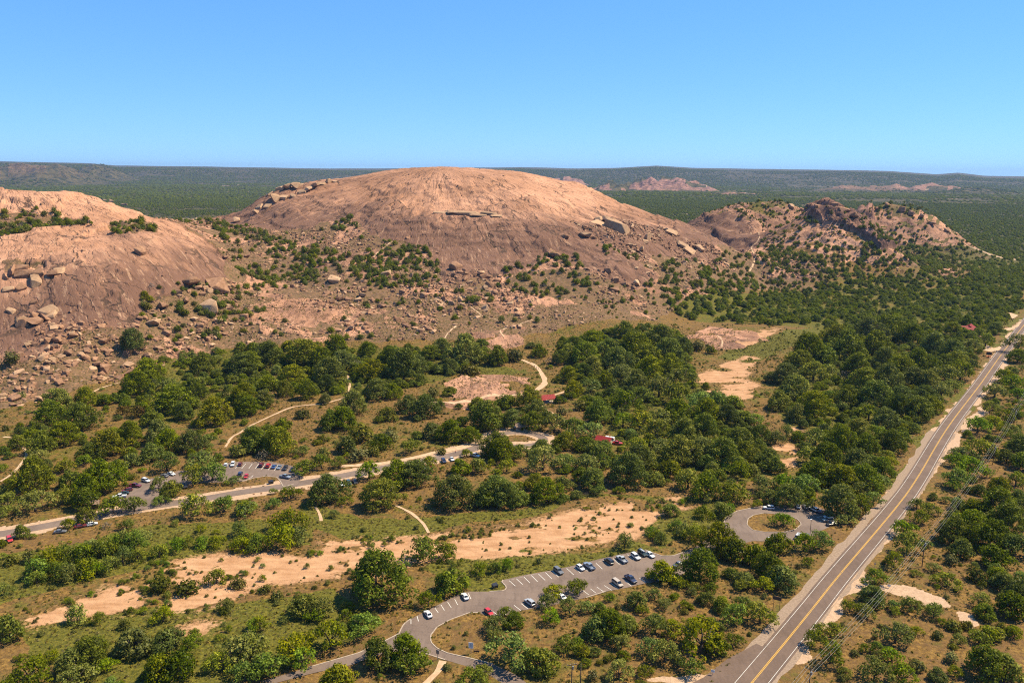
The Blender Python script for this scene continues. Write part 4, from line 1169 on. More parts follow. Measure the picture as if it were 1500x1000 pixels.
# ------------------------------------------------------------------ scattered growth and stone
LAND += [('on the boulder slope below the great dome', pick(640, 450)), ('on the boulder slope below the great dome', pick(450, 450)), ('on the boulder slope below the great dome', pick(850, 450)), ('in the saddle between the two domes', pick(330, 350)), ('in the saddle between the two domes', pick(420, 390)),
         ('on the shoulder of the great dome', pick(600, 380)), ('on the shoulder of the great dome', pick(800, 400)), ('on the shoulder of the great dome', pick(930, 370)), ('on the face of the great dome', pick(680, 320)), ('on the face of the great dome', pick(500, 300)), ('on the terrace of the lower dome', pick(60, 325)), ('on the terrace of the lower dome', pick(190, 336)),
         ('on the flank of the lower dome', pick(60, 430)), ('on the flank of the lower dome', pick(250, 450)), ('at the foot of the lower dome', pick(60, 560)), ('at the foot of the lower dome', pick(200, 520)), ('on the small craggy hills', pick(1110, 340)), ('on the small craggy hills', pick(1230, 370)), ('on the small craggy hills', pick(1340, 340)), ('on the valley floor beside the craggy hills', pick(1200, 430)), ('on the valley floor beside the craggy hills', pick(1050, 430)), ('under the ledges of the lower dome', pick(60, 480)), ('among the big boulders of the lower dome', pick(300, 450)), ('at the dark gully on the dome side', pick(510, 330)), ('on the bare apron under the dome', pick(700, 400)), ('on the slabby shoulder of the dome facing the highway', pick(900, 340)), ('on the stony rise above the wood', pick(560, 490)), ('on the red crag', pick(1235, 325)), ('on the rocky knob past the red crag', pick(1370, 335)), ('on the smooth hill beside the red crag', pick(1070, 318))]
CLUMPS = [(P2(p), dn) for p, dn in (([(300,322),(345,335),(420,352),(520,372),(440,425),(350,405),(325,350)], 2.3), ([(490,395),(560,352),(600,352),(640,372),(645,412),(600,428),(510,410)], 3.2), ([(735,400),(790,370),(850,375),(865,420),(800,440),(750,430)], 3.0), ([(940,420),(985,378),(1015,430),(960,450)], 2.6),
    ([(860,362),(930,372),(950,385),(900,385)], 2.2), ([(0,305),(60,303),(130,318),(135,334),(60,338),(0,348)], 4.2), ([(160,326),(228,330),(228,341),(165,341)], 3.6), ([(205,425),(385,420),(390,480),(210,500)], 1.7), ([(480,318),(520,316),(525,338),(490,345)], 3.0), ([(640,470),(700,460),(760,470),(700,480)], .8), ([(665,430),(720,420),(740,440),(680,450)], 2.2), ([(1060,370),(1180,330),(1250,395),(1310,345),(1400,370),(1400,415),(1000,430)], 2.4))]
WOODS = [(P2(p), dn, kk, lo, hi) for p, dn, kk, lo, hi in (
    ([(0,640),(60,600),(180,580),(330,610),(330,680),(220,690),(150,712),(0,745)], .6, 'om', 4, 8), ([(0,930),(330,890),(560,880),(570,930),(330,1000),(0,1000)], 1.05, 'ms', 3, 7), ([(700,905),(830,890),(1010,860),(1130,830),(1130,900),(1050,975),(950,985),(720,985)], 1.5, 'mso', 3, 7),
    ([(1498,530),(1498,760),(1430,780),(1390,750),(1350,760),(1340,730),(1400,640),(1470,545)], .9, 'mo', 4, 8), ([(1380,780),(1420,730),(1498,740),(1498,1000),(1440,1000),(1420,900)], 1.5, 'oms', 4, 9), ([(1200,985),(1260,900),(1300,870),(1400,900),(1430,1000),(1190,1000)], 1.6, 'ms', 3, 6),
    ([(720,660),(900,640),(1060,700),(1050,725),(900,730),(700,745),(650,740),(640,700)], .7, 'om', 4, 8), ([(1060,800),(1230,745),(1240,770),(1190,820),(1130,860),(1040,840)], .7, 'om', 4, 8), ([(330,605),(640,580),(720,590),(700,640),(480,670),(340,660)], .12, 'os', 3, 6), ([(1000,720),(1180,700),(1240,735),(1060,755),(960,790)], .8, 'wm', 3, 7))]
def wedge(n, r0, r1, half=35.0):
    a = np.radians(rng.uniform(-half, half, n)); r = np.sqrt(rng.uniform(r0 * r0, r1 * r1, n))
    return r * np.sin(a), r * np.cos(a)
def area(r0, r1, half=35.0): return math.radians(half) * (r1 * r1 - r0 * r0)

tree_c = np.array([(t[0], t[1], t[2]) for t in TREES if t[3] in 'omwy'])
def clear_of_trees(x, y, k=.42):
    ok = np.ones(len(x), bool)
    for s in range(0, len(x), 4000):
        d2 = (x[s:s + 4000, None] - tree_c[:, 0]) ** 2 + (y[s:s + 4000, None] - tree_c[:, 1]) ** 2
        ok[s:s + 4000] = ~np.any(d2 < (tree_c[:, 2] * k) ** 2, axis=1)
    return ok
pool = {k_: [] for k_ in 'omwskg'}      # arrays of x, y, W
def put(k_, x, y, W_):
    pool[k_].append(np.stack([x, y, W_], 1))
# valley and slopes
x, y = wedge(int(area(195, 1820) / 100 * 4.2), 195, 1820)
d = fields(x, y)
bad = roads_mask(x, y, 2.0) | (d['sand'] > .3) | (d['dirt'] > .5)
for w, ln in TRAIL: bad |= dist_line(x, y, ln, 6) < w * .5 + 1.2
rr_ = np.hypot(x, y); dn = rng.random(len(x)) * 4.2
hb = hill(x, y)
free = ~bad & clear_of_trees(x, y)
granite = d['main'] | d['left']
m = d['forest'] & free & ~granite & (dn < 1.7)
mm_ = rng.random(m.sum()) < np.where(x[m] < 330, .34, .20)
put('o', x[m][~mm_], y[m][~mm_], rng.uniform(5.0, 9.5, (~mm_).sum()))
put('m', x[m][mm_], y[m][mm_], rng.uniform(5.0, 9.5, mm_.sum()))
taken = m.copy()
for pl, dd, kk, lo, hi in WOODS:
    m = inpoly(x, y, pl) & free & ~taken & (dn < dd)
    ki = rng.integers(0, len(kk), m.sum())
    for j, k_ in enumerate(kk):
        q = np.nonzero(m)[0][ki == j]
        put(k_, x[q], y[q], rng.uniform(lo, hi, len(q)) * (.62 if k_ in 's' else 1))
    taken |= m
clump = np.zeros(len(x))
for pl, dd in CLUMPS: clump = np.maximum(clump, inpoly(x, y, pl) * dd)
nz = fbm(x, y, 38, 3, 141)
hills = (x > 330) & (hb > 6) & (y > 900)
nzb = fbm(x, y, 110, 3, 145)
slope_d = np.where(d['rocky'], np.clip(.18 + 1.5 * nz + 1.3 * nzb, .04, 1.6), 0)
slope_d = np.where(hills, np.clip(1.7 + 2.0 * nz, .15, 3.2) * np.where(hb < 38, 1.35, .8), slope_d)
slope_d = np.where(granite, .006, slope_d)
slope_d = np.maximum(slope_d, clump * (.35 + .75 * np.clip(nz + .3, 0, 1)))
m = ~bad & ~taken & (dn < slope_d)
W_ = np.where(clump[m] > 0, rng.uniform(3.6, 9.5, m.sum()), 1.6 + 7.0 * rng.random(m.sum()) ** 2.2) * np.where(granite[m] & (clump[m] == 0), .45, 1)
kk = rng.random(m.sum())
for k_, lo, hi in (('k', 0, .66), ('s', .66, .95), ('g', .95, 1.01)):
    q = (kk >= lo) & (kk < hi)
    put(k_, x[m][q], y[m][q], W_[q])
taken |= m
flatm = free & ~taken & ~granite & ~d['rocky'] & ~d['small'] & (hb < 6)
m = flatm & (dn < np.clip(2.3 + 3.0 * nz, .5, 4.1)) & (rr_ < 1150)
kk = rng.random(m.sum()); Ws = .9 + 2.4 * rng.random(m.sum()) ** 2.4
for k_, lo, hi in (('s', 0, .80), ('m', .80, .95), ('g', .95, 1.01)):
    q = (kk >= lo) & (kk < hi); put(k_, x[m][q], y[m][q], Ws[q] * (1.6 if k_ == 'm' else 1))
taken |= m
m = free & ~taken & ~granite & (rr_ > 1000) & (hb < 8) & (dn < 1.15) & (rr_ < 1450)
put('k', x[m], y[m], rng.uniform(5, 8.5, m.sum()))
# shrubs on the sand bars
x, y = wedge(26000, 220, 420)
d = fields(x, y)
insand = np.zeros(len(x), bool)
for p in SAND[:1]: insand |= inpoly(x, y, p)
m = insand & ~roads_mask(x, y, 2) & (((d['sand'] < .5) & (rng.random(len(x)) < .5)) | (rng.random(len(x)) < .09))
put('s', x[m][::2], y[m][::2], rng.uniform(.8, 2.2, len(x[m][::2]))); put('w', x[m][1::4], y[m][1::4], rng.uniform(1.5, 3.6, len(x[m][1::4])))

def scatter(name, P, rot, scl, idx, sources, label, cat=None):
    me = bpy.data.meshes.new(name)
    n = len(P)
    me.vertices.add(n); me.vertices.foreach_set('co', P.astype(np.float32).ravel())
    for an, typ, key, arr in (('turn', 'FLOAT_VECTOR', 'vector', rot), ('size', 'FLOAT_VECTOR', 'vector', scl)):
        a_ = me.attributes.new(an, typ, 'POINT'); a_.data.foreach_set(key, arr.astype(np.float32).ravel())
    a_ = me.attributes.new('pick', 'INT', 'POINT'); a_.data.foreach_set('value', idx.astype(np.int32))
    o = mesh_obj(name, me)
    tag(o, label, None, None, 'stuff')
    ng = bpy.data.node_groups.new(name, 'GeometryNodeTree')
    ng.interface.new_socket('Geometry', in_out='INPUT', socket_type='NodeSocketGeometry')
    ng.interface.new_socket('Geometry', in_out='OUTPUT', socket_type='NodeSocketGeometry')
    gi = ng.nodes.new('NodeGroupInput'); go = ng.nodes.new('NodeGroupOutput')
    ip = ng.nodes.new('GeometryNodeInstanceOnPoints'); jn = ng.nodes.new('GeometryNodeJoinGeometry')
    for s_ in sources:
        oi = ng.nodes.new('GeometryNodeObjectInfo')
        oi.inputs['Object'].default_value = s_
        oi.inputs['As Instance'].default_value = True
        ng.links.new(oi.outputs['Geometry'], jn.inputs[0])
    def na(nm, typ):
        nd = ng.nodes.new('GeometryNodeInputNamedAttribute'); nd.data_type = typ; nd.inputs['Name'].default_value = nm
        return nd.outputs['Attribute']
    ng.links.new(gi.outputs[0], ip.inputs['Points'])
    ng.links.new(jn.outputs[0], ip.inputs['Instance'])
    ip.inputs['Pick Instance'].default_value = True
    ng.links.new(na('pick', 'INT'), ip.inputs['Instance Index'])
    ng.links.new(na('turn', 'FLOAT_VECTOR'), ip.inputs['Rotation'])
    ng.links.new(na('size', 'FLOAT_VECTOR'), ip.inputs['Scale'])
    ng.links.new(ip.outputs[0], go.inputs[0])
    md = o.modifiers.new('growth', 'NODES'); md.node_group = ng
    return o

def in_view(x, y, z):
    px, py, dp = project(x, y, z)
    return (px > -5) & (px < 1505) & (py > 0) & (py < 1010) & (dp > 0), dp
STUFF = {'o': ('oak_wood', 'live oaks standing close in the woods behind the nearer oaks'), 'm': ('mesquite_scrub', 'smaller mesquites and saplings filling the scrub'), 'w': ('willow_scrub', 'low willow shoots on the creek banks'),
         's': ('low_shrubs', 'low olive shrubs dotted over the dry flats and slopes'), 'k': ('juniper_scrub', 'dark junipers and oaks dotted over hills and plain'), 'g': ('bare_scrub', 'small leafless grey bushes')}
for k_, arrs in pool.items():
    A = np.concatenate(arrs)
    z = ground_z(A[:, 0], A[:, 1])
    vis, dp = in_view(A[:, 0], A[:, 1], z)
    px = A[:, 2] / np.maximum(dp, 1) * vis
    # a hill in front may hide a plant: keep those whose sight line is open
    order = np.argsort(-px)
    cap = 300 - COUNT.get(k_, 0)
    chosen = []
    for i in order:
        if len(chosen) >= cap or px[i] <= 0: break
        t = np.linspace(.25, .985, 60)
        zz = CAM_H + (z[i] + A[i, 2] * .6 - CAM_H) * t
        if np.all(base_h(A[i, 0] * t, A[i, 1] * t) < zz + .5): chosen.append(i)
    for i in chosen:
        add_plant(A[i, 0], A[i, 1], z[i] - .02 * A[i, 2], A[i, 2], k_)
    rest = np.setdiff1d(np.arange(len(A)), chosen)
    A = A[rest]; z = z[rest]
    n = len(A)
    if n:
        src = [FIRST[q] for q in sorted(FIRST) if q[0] == k_]
        scatter(STUFF[k_][0], np.stack([A[:, 0], A[:, 1], z - .02 * A[:, 2]], 1), np.stack([np.zeros(n), np.zeros(n), rng.uniform(0, 6.28, n)], 1),
                A[:, 2:3] * rng.uniform(.85, 1.15, (n, 3)), rng.integers(0, len(src), n), src, STUFF[k_][1])
    print(k_, 'individual', COUNT.get(k_), 'stuff', n)
# wooded plain out to the horizon
src = [FIRST[q] for q in sorted(FIRST) if q[0] == 'k']
def plain_wood(name, n, r0, r1, lo, hi, flatz, label):
    x, y = wedge(n, r0, r1)
    nz = fbm(x, y, 260, 4, 151); nz2 = fbm(x, y, 1100, 3, 155)
    keep = (nz + .5 * nz2 > rng.uniform(-.60, .22, n)) & (hill(x, y) < 6)
    _, rk = bumps(x, y)
    keep &= (rk < .35) | (rng.random(n) < .12)
    x, y = x[keep], y[keep]; n = len(x)
    z = base_h(x, y)
    W_ = rng.uniform(lo, hi, n)
    scatter(name, np.stack([x, y, z - .4], 1), np.stack([np.zeros(n), np.zeros(n), rng.uniform(0, 6.28, n)], 1),
            np.stack([W_, W_ * rng.uniform(.8, 1.2, n), W_ * flatz * rng.uniform(.8, 1.25, n)], 1), rng.integers(0, len(src), n), src, label)
    print(name, n)
plain_wood('plain_woodland', 115000, 1280, 4300, 5.5, 10.5, .85, 'dark oak woodland covering the plain beyond the dome')
plain_wood('far_woodland', 110000, 4200, 11500, 14, 32, .42, 'distant woodland patches fading into haze')

# grass tufts on the flats
x, y = wedge(120000, 195, 760)
d = fields(x, y)
m = ~roads_mask(x, y, 1.0) & (d['dirt'] < .5) & ~d['main'] & ~d['left'] & ((d['sand'] < .5) | (rng.random(len(x)) < .03)) & (fbm(x, y, 18, 3, 161) + .45 * (d['green'] > .5) > rng.uniform(-.55, .5, len(x)))
for w, ln in TRAIL: m &= dist_line(x, y, ln, 6) > w * .5 + .6
x, y = x[m], y[m]; n = len(x)
z = ground_z(x, y)
i0 = np.argsort(np.hypot(x, y))[:3]
ts = []
for j, q in enumerate(i0):
    o = mesh_obj('grass_tuft', CROWN['t'][j], None, (x[q], y[q], z[q])); o.scale = (1.1,) * 3
    tag(o, 'small dry grass tuft ' + place_of(x[q], y[q]), 'grass', 'dry grass tufts'); ts.append(o)
W_ = rng.uniform(.6, 1.7, n)
scatter('grass', np.stack([x, y, z], 1), np.stack([np.zeros(n), np.zeros(n), rng.uniform(0, 6.28, n)], 1), np.stack([W_, W_, W_ * rng.uniform(.7, 1.3, n)], 1), rng.integers(0, 3, n), ts, 'dry grass and weeds covering the flats')
print('tufts', n)

# ------------------------------------------------------------------ boulders
def block_mesh(seed, mat, slab=False):
    g = np.random.default_rng(seed)
    bm = bmesh.new()
    n = 15
    p = g.normal(size=(n, 3)); p /= np.linalg.norm(p, axis=1, keepdims=True)
    p = np.sign(p) * np.abs(p) ** .55
    p /= np.abs(p).max(1, keepdims=True) ** .6
    p *= g.uniform(.8, 1.0, (n, 1))
    p *= np.array((.5, .5 * g.uniform(.6, .95), .5 * (g.uniform(.28, .42) if slab else g.uniform(.55, .8))))
    for q in p: bm.verts.new(q)
    r = bmesh.ops.convex_hull(bm, input=bm.verts[:])
    bmesh.ops.delete(bm, geom=[v for v in bm.verts if not v.link_faces], context='VERTS')
    bmesh.ops.dissolve_limit(bm, angle_limit=.12, verts=bm.verts[:], edges=bm.edges[:])
    bmesh.ops.bevel(bm, geom=bm.edges[:], offset=.035, segments=1, affect='EDGES', clamp_overlap=True)
    bmesh.ops.recalc_face_normals(bm, faces=bm.faces[:])
    return bm_mesh('boulder', bm, mat)
BLOCK = [block_mesh(900 + i, M['stone2'] if i % 4 == 3 else M['stone']) for i in range(8)]
SLAB = [block_mesh(950 + i, M['stone2'] if i % 3 == 2 else M['stone'], True) for i in range(6)]
BIG = "s15,400,26 s35,402,30 s50,412,30 s58,402,24 s78,405,22 s86,399,20 s5,408,18 s30,395,26 s12,425,18 s30,421,20 s48,470,30 s70,455,28 s68,463,24 b32,475,22 s15,455,16 s50,441,14 b280,415,28 b317,422,36 s257,428,22 b305,458,34 b330,450,14 b238,450,18 b272,443,18 b225,475,20 b108,492,14 b70,500,14 b85,498,16 b30,470,20 b50,462,20 s72,460,24 b337,423,12 b490,413,20 b497,438,12 b347,323,14 s207,367,24 b153,295,8 b163,297,10 b182,302,10 b548,387,8 b565,405,18 b667,395,22 b707,407,12 b718,417,16 b603,405,10 b597,348,10 b650,403,12 b338,422,12 b333,450,10 b362,377,10 s492,482,20 b727,412,14 s878,333,36 s903,343,42 s897,327,33 s880,320,24 b857,348,18 b947,357,18 s983,347,21 b970,340,15 s1010,370,24 s1025,368,18 s1000,363,21 b827,352,15 s807,370,21 b813,375,18 b890,400,14 b900,413,16 b933,420,14 b900,428,16 b930,435,12 b913,417,12 b705,405,12 t650,309,31.9 t668,311,29 t686,313,29 t700,318,26.1 t716,318,23.2 t727,321,17.4 t662,305,20.3 b420,274,16.9 b432,272,16.9 s443,276,14.5 s452,273,19.3 b462,271,12.1 s428,282,12.1 s415,284,16.9 b402,290,19.3 s391,300,14.5 s410,277,14.5 s470,268,14.5 s440,268,12.1 s380,300,12.1 b375,310,12.1 s395,283,14.5 b480,265,12.1 s490,264,9.67 b160,515,14 b185,520,12 b150,500,14 b120,520,12 b85,562,14 b75,555,10 b20,552,14 b525,440,12 b560,450,12 b590,430,12 b430,420,12 b415,440,10 b470,455,10 b580,470,12 b540,480,14 b510,470,10 s1205,312,16 b1195,318,14 b1220,312,14 s1235,322,18 b1250,330,14 s1262,338,16 b1275,345,14 b1290,355,14 b1285,310,8 b1320,312,12 b1335,318,12 b1350,322,10 b1365,332,12 b1385,342,12 b1300,306,10 b1140,300,10 s1160,308,14 s1175,312,16 b1120,302,8"
bl = []
for it in BIG.split():
    a, b, c = (float(v) for v in it[1:].split(','))
    q = pick(a, b)
    if q is None: continue
    dp = q[1] * math.cos(PITCH) + (CAM_H - float(base_h(np.array([q[0]]), np.array([q[1]]))[0])) * math.sin(PITCH)
    bl.append((q[0], q[1], c * dp / FPX, it[0]))
x, y = wedge(170000, 470, 1500)
d = fields(x, y)
hb = hill(x, y)
nz = fbm(x, y, 42, 4, 171); nz2 = fbm(x, y, 14, 3, 175)
RICH = [P2(p) for p in ([(60,470),(200,470),(340,410),(360,470),(200,560),(0,600),(0,560)], [(520,410),(700,395),(780,440),(760,490),(520,490),(450,440)], [(830,330),(900,320),(1060,370),(1080,400),(960,400),(880,360)], [(850,395),(960,400),(950,445),(880,430)], [(1130,370),(1210,390),(1190,415),(1110,410)])]
rich = np.zeros(len(x), bool)
for p in RICH: rich |= inpoly(x, y, p)
dens = np.where(d['rocky'] | rich, .24 + 1.5 * nz + 1.7 * nz2 + .45 * rich, 0) + np.where((x > 330) & (hb > 10), .05 + .9 * nz + .9 * nz2, 0)
dens = np.where((d['main'] | d['left']) & ~rich, .004, dens)
m = rng.random(len(x)) < np.clip(dens, 0, .95)
x, y, rich = x[m], y[m], rich[m]
W_ = .8 + 3.2 * rng.random(len(x)) ** 2.6 + np.where(rich, 5.0 * rng.random(len(x)) ** 5, 1.2 * rng.random(len(x)) ** 5)
z = ground_z(x, y)
vis, dp = in_view(x, y, z)
order = np.argsort(-(W_ / np.maximum(dp, 1)) * vis)
def add_boulder(i, x, y, z, W_, typ):
    me = (SLAB if typ in 'st' else BLOCK)[i % (6 if typ in 'st' else 8)]
    if (y > 950 and x < 0) or (80 < x < 300 and 850 < y < 1150 and W_ > 7): me = SLAB[2 + 3 * (i % 2)] if typ in 'st' else BLOCK[3 + 4 * (i % 2)]
    ledge = typ == 't'
    if ledge: typ = 's'; me = SLAB[2 + 3 * (i % 2)]
    nm = 'granite_slab' if typ == 's' else 'boulder'
    o = mesh_obj(nm, me, None, (x, y, z + W_ * (.08 if typ == 's' else .16)))
    e = 3.0
    gx = float(hill(np.array([x + e]), np.array([y]))[0] - hill(np.array([x - e]), np.array([y]))[0]) / (2 * e)
    gy = float(hill(np.array([x]), np.array([y + e]))[0] - hill(np.array([x]), np.array([y - e]))[0]) / (2 * e)
    nrm = Vector((-gx, -gy, 1.0)).normalized()
    qz = nrm.to_track_quat('Z', 'Y')
    o.rotation_mode = 'QUATERNION'
    o.rotation_quaternion = qz @ Euler((random.uniform(-.12, .12), random.uniform(-.12, .12), random.uniform(0, 6.28))).to_quaternion() if typ == 's' else Euler((random.uniform(-.3, .3), random.uniform(-.3, .3), random.uniform(0, 6.28))).to_quaternion()
    o.scale = (W_, W_ * random.uniform(.85, 1.15), W_ * random.uniform(.8, 1.2))
    if ledge:
        o.scale = (W_ * 1.15, W_ * .55, W_ * .42); o.rotation_quaternion = qz @ Euler((0, 0, random.uniform(-.25, .1))).to_quaternion()
    pale = me.materials[0] == M['stone2']
    dm = [a * b for a, b in zip([max(v.co[k] for v in me.vertices) - min(v.co[k] for v in me.vertices) for k in range(3)], o.scale)]
    shp = 'long ' if dm[0] > 1.45 * dm[1] or dm[1] > 1.45 * dm[0] else ('tall ' if dm[2] > .85 * max(dm[0], dm[1]) else ('squat ' if dm[2] < .55 * max(dm[0], dm[1]) else ''))
    sz = 'huge ' if W_ > 13 else ('big ' if W_ > 7 else ('' if W_ > 3.5 else 'small '))
    pl = place_of(x, y)
    tag(o, sz + shp + ('pale tan ' if pale else 'pink brown ') + ('flat granite slab ' if typ == 's' else 'granite boulder ') + pl, 'rock', ('granite slabs ' if typ == 's' else 'boulders ') + pl)
    return o
BO = []
bz = ground_z([b[0] for b in bl], [b[1] for b in bl])
for i, (b, z_) in enumerate(zip(bl, bz)):
    o = add_boulder(i, b[0], b[1], float(z_), b[2], b[3])
    if len(BO) < 8 and b[3] == 'b': BO.append(o)
nb = 300 - len(bl)
for i, q in enumerate(order[:nb]): add_boulder(i, x[q], y[q], z[q], W_[q], 's' if random.random() < .35 else 'b')
q = order[nb:]; n = len(q)
scatter('broken_rock', np.stack([x[q], y[q], z[q] + W_[q] * .05], 1), rng.uniform(-1, 1, (n, 3)) * np.array((.35, .35, 3.14)), W_[q][:, None] * rng.uniform(.7, 1.3, (n, 3)), rng.integers(0, len(BO), n), BO, 'broken granite rocks littering the slopes')
print('boulders', len(bl), n)
# ------------------------------------------------------------------ vehicles
def loft(bm, st):
    """st: list of closed rings of equal length"""
    rings = [[bm.verts.new(p) for p in r] for r in st]
    n = len(rings[0])
    for a, b in zip(rings[:-1], rings[1:]):
        for k in range(n): bm.faces.new((a[k], a[(k + 1) % n], b[(k + 1) % n], b[k]))
    bm.faces.new(rings[0][::-1]); bm.faces.new(rings[-1])
    bmesh.ops.recalc_face_normals(bm, faces=bm.faces[:])
def ring(x, hw, z0, z1, tuck=.06):
    zm = z0 + (z1 - z0) * .45
    return [(x, -hw + tuck, z0), (x, -hw, zm), (x, -hw + tuck * .8, z1 - .05), (x, -hw + tuck * 2.2, z1), (x, hw - tuck * 2.2, z1), (x, hw - tuck * .8, z1 - .05), (x, hw, zm), (x, hw - tuck, z0)]
def car_parts(kind):
    """(name, mesh, parent index or None)"""
    P = []
    if kind == 'sedan': L, hw, hood, belt, roof = 4.7, .91, .88, .95, 1.45; cab = [(.78, .84), (.22, .66), (-1.05, .66), (-1.75, .82)]; deck = .98
    elif kind == 'hatch': L, hw, hood, belt, roof = 4.2, .88, .92, .98, 1.50; cab = [(.85, .82), (.30, .66), (-1.45, .66), (-1.95, .80)]; deck = .98
    elif kind == 'suv': L, hw, hood, belt, roof = 4.8, .96, 1.05, 1.12, 1.78; cab = [(.95, .88), (.42, .72), (-1.95, .72), (-2.28, .86)]; deck = 1.10
    elif kind == 'van': L, hw, hood, belt, roof = 5.1, .99, 1.08, 1.12, 1.82; cab = [(1.55, .90), (.75, .76), (-2.2, .76), (-2.46, .90)]; deck = 1.1
    else: L, hw, hood, belt, roof = 5.8, 1.0, 1.10, 1.16, 1.88; cab = [(1.05, .90), (.50, .74), (-.85, .74), (-1.15, .86)]; deck = 1.14
    h = L / 2
    bm = bmesh.new()
    zb = .30 if kind in ('sedan', 'hatch') else .42
    if kind != 'pickup':
        loft(bm, [ring(h, hw * .72, zb + .1, hood * .74), ring(h - .14, hw * .90, zb, hood * .88), ring(h - .55, hw, zb, hood * .97), ring(cab[0][0] + .1, hw, zb, hood + .03), ring(0, hw, zb, belt), ring(cab[3][0] + .2, hw, zb, deck + .02), ring(-h + .28, hw * .97, zb, deck), ring(-h + .06, hw * .88, zb + .06, deck * .86), ring(-h, hw * .78, zb + .1, deck * .74)])
    else:
        loft(bm, [ring(h, hw * .82, zb + .1, hood * .84), ring(h - .15, hw * .94, zb, hood * .95), ring(h - .6, hw, zb, hood), ring(cab[0][0] + .1, hw, zb, hood + .03), ring(0, hw, zb, belt), ring(cab[3][0] - .05, hw, zb, belt)])
        x0, x1 = -h, cab[3][0] - .08
        bx(bm, x0, x1, -hw + .02, hw - .02, zb + .03, .78)
        bx(bm, x0, x1, -hw + .02, -hw + .12, .78, belt - .02); bx(bm, x0, x1, hw - .12, hw - .02, .78, belt - .02)
        bx(bm, x0 - .02, x0 + .09, -hw + .13, hw - .13, .785, belt - .03)
    # roof panel and pillars
    (xa, wa), (xb, wb), (xc, wc), (xd, wd) = cab
    zr = roof
    q = [[(xb + .06, -wb, zr - .03), (xb + .06, wb, zr - .03), (xb + .02, wb * .9, zr + .02), (xb + .02, -wb * .9, zr + .02)], [((xb + xc) / 2, -wb - .02, zr), ((xb + xc) / 2, wb + .02, zr), ((xb + xc) / 2, wb * .9, zr + .05), ((xb + xc) / 2, -wb * .9, zr + .05)], [(xc - .06, -wc, zr - .03), (xc - .06, wc, zr - .03), (xc - .02, wc * .9, zr + .02), (xc - .02, -wc * .9, zr + .02)]]
    loft(bm, q)
    for sgn in (-1, 1):
        for (x0, w0, x1, w1, r_) in ((xa, wa, xb, wb, .035), (xd, wd, xc, wc, .06), ((xb + xc) / 2 - .05, (wa + wd) / 2 + .02, (xb + xc) / 2, wb, .045)):
            tube(bm, [(x0, sgn * w0 * .985, belt - .06), (x1, sgn * w1 * .99, zr - .01)], r_, 4)
    body = bm_mesh('body', bm, M['paint'])
    P.append(('body', body, None))
    bm = bmesh.new()
    def gr(x, w, z): return [(x, -w, z), (x, w, z)]
    lo = [(xa, wa), (xb + .1, wa + .02), (xc - .05, wd + .02), (xd, wd)]
    hi = [(xb, wb * .97), (xb - .02, wb * .98), (xc + .02, wc * .98), (xc, wc * .97)]
    A = [bm.verts.new((x, -w * .97, belt - .05)) for x, w in lo] + [bm.verts.new((x, w * .97, belt - .05)) for x, w in lo[::-1]]
    B = [bm.verts.new((x, -w, zr - .02)) for x, w in hi] + [bm.verts.new((x, w, zr - .02)) for x, w in hi[::-1]]
    for k in range(8): bm.faces.new((A[k], A[(k + 1) % 8], B[(k + 1) % 8], B[k]))
    bm.faces.new(B)
    bmesh.ops.recalc_face_normals(bm, faces=bm.faces[:])
    P.append(('window', bm_mesh('window', bm, M['glass']), None))
    wr = .33 if kind in ('sedan', 'hatch') else .39
    wx = (h - .88, -h + (.95 if kind != 'pickup' else 1.25))
    for x in wx:
        for sgn in (-1, 1):
            bm = bmesh.new()
            tube(bm, [(x, sgn * (hw - .24), wr), (x, sgn * (hw + .015), wr)], wr, 14)
            P.append(('wheel', bm_mesh('wheel', bm, M['tyre']), None))
            i = len(P) - 1
            bm = bmesh.new()
            tube(bm, [(x, sgn * (hw - .02), wr), (x, sgn * (hw + .028), wr)], wr * .62, 10)
            P.append(('rim', bm_mesh('rim', bm, M['rim']), i))
    for sgn in (-1, 1):
        bm = bmesh.new(); bx(bm, h - .20, h - .02, sgn * hw * .66 - .16, sgn * hw * .66 + .16, hood * .66, hood * .80)
        P.append(('headlight', bm_mesh('headlight', bm, M['lamp']), None))
        bm = bmesh.new(); bx(bm, -h + .0, -h + .14, sgn * hw * .76 - .10, sgn * hw * .76 + .10, deck * .68, deck * .86)
        P.append(('tail_light', bm_mesh('tail_light', bm, M['tail']), None))
    bm = bmesh.new(); bx(bm, h - .08, h + .05, -hw * .78, hw * .78, zb + .02, zb + .22)
    P.append(('bumper', bm_mesh('bumper', bm, M['trim']), None))
    bm = bmesh.new(); bx(bm, -h - .05, -h + .08, -hw * .78, hw * .78, zb + .02, zb + .22)
    P.append(('bumper', bm_mesh('bumper', bm, M['trim']), None))
    for sgn in (-1, 1):
        bm = bmesh.new(); bx(bm, xa - .12, xa + .04, sgn * (hw + .06) - .10, sgn * (hw + .06) + .08, belt, belt + .14)
        P.append(('mirror', bm_mesh('mirror', bm, M['trim']), None))
    return P
CARS = {k_: car_parts(k_) for k_ in ('sedan', 'hatch', 'suv', 'van', 'pickup')}
NAMES = {'sedan': ('sedan_car', 'car'), 'hatch': ('hatchback_car', 'car'), 'suv': ('sport_utility_car', 'car'), 'van': ('minivan', 'van'), 'pickup': ('pickup_truck', 'pickup')}
C_ = {'white': (.80, .80, .78), 'silver': (.46, .48, .50), 'grey': (.16, .165, .17), 'black': (.018, .018, .02), 'red': (.60, .02, .02), 'maroon': (.17, .012, .02), 'navy': (.02, .03, .075), 'blue': (.035, .12, .34), 'teal': (.02, .06, .065), 'beige': (.56, .46, .35), 'dgreen': (.02, .04, .03), 'steel': (.24, .29, .37), 'pearl': (.66, .67, .68)}
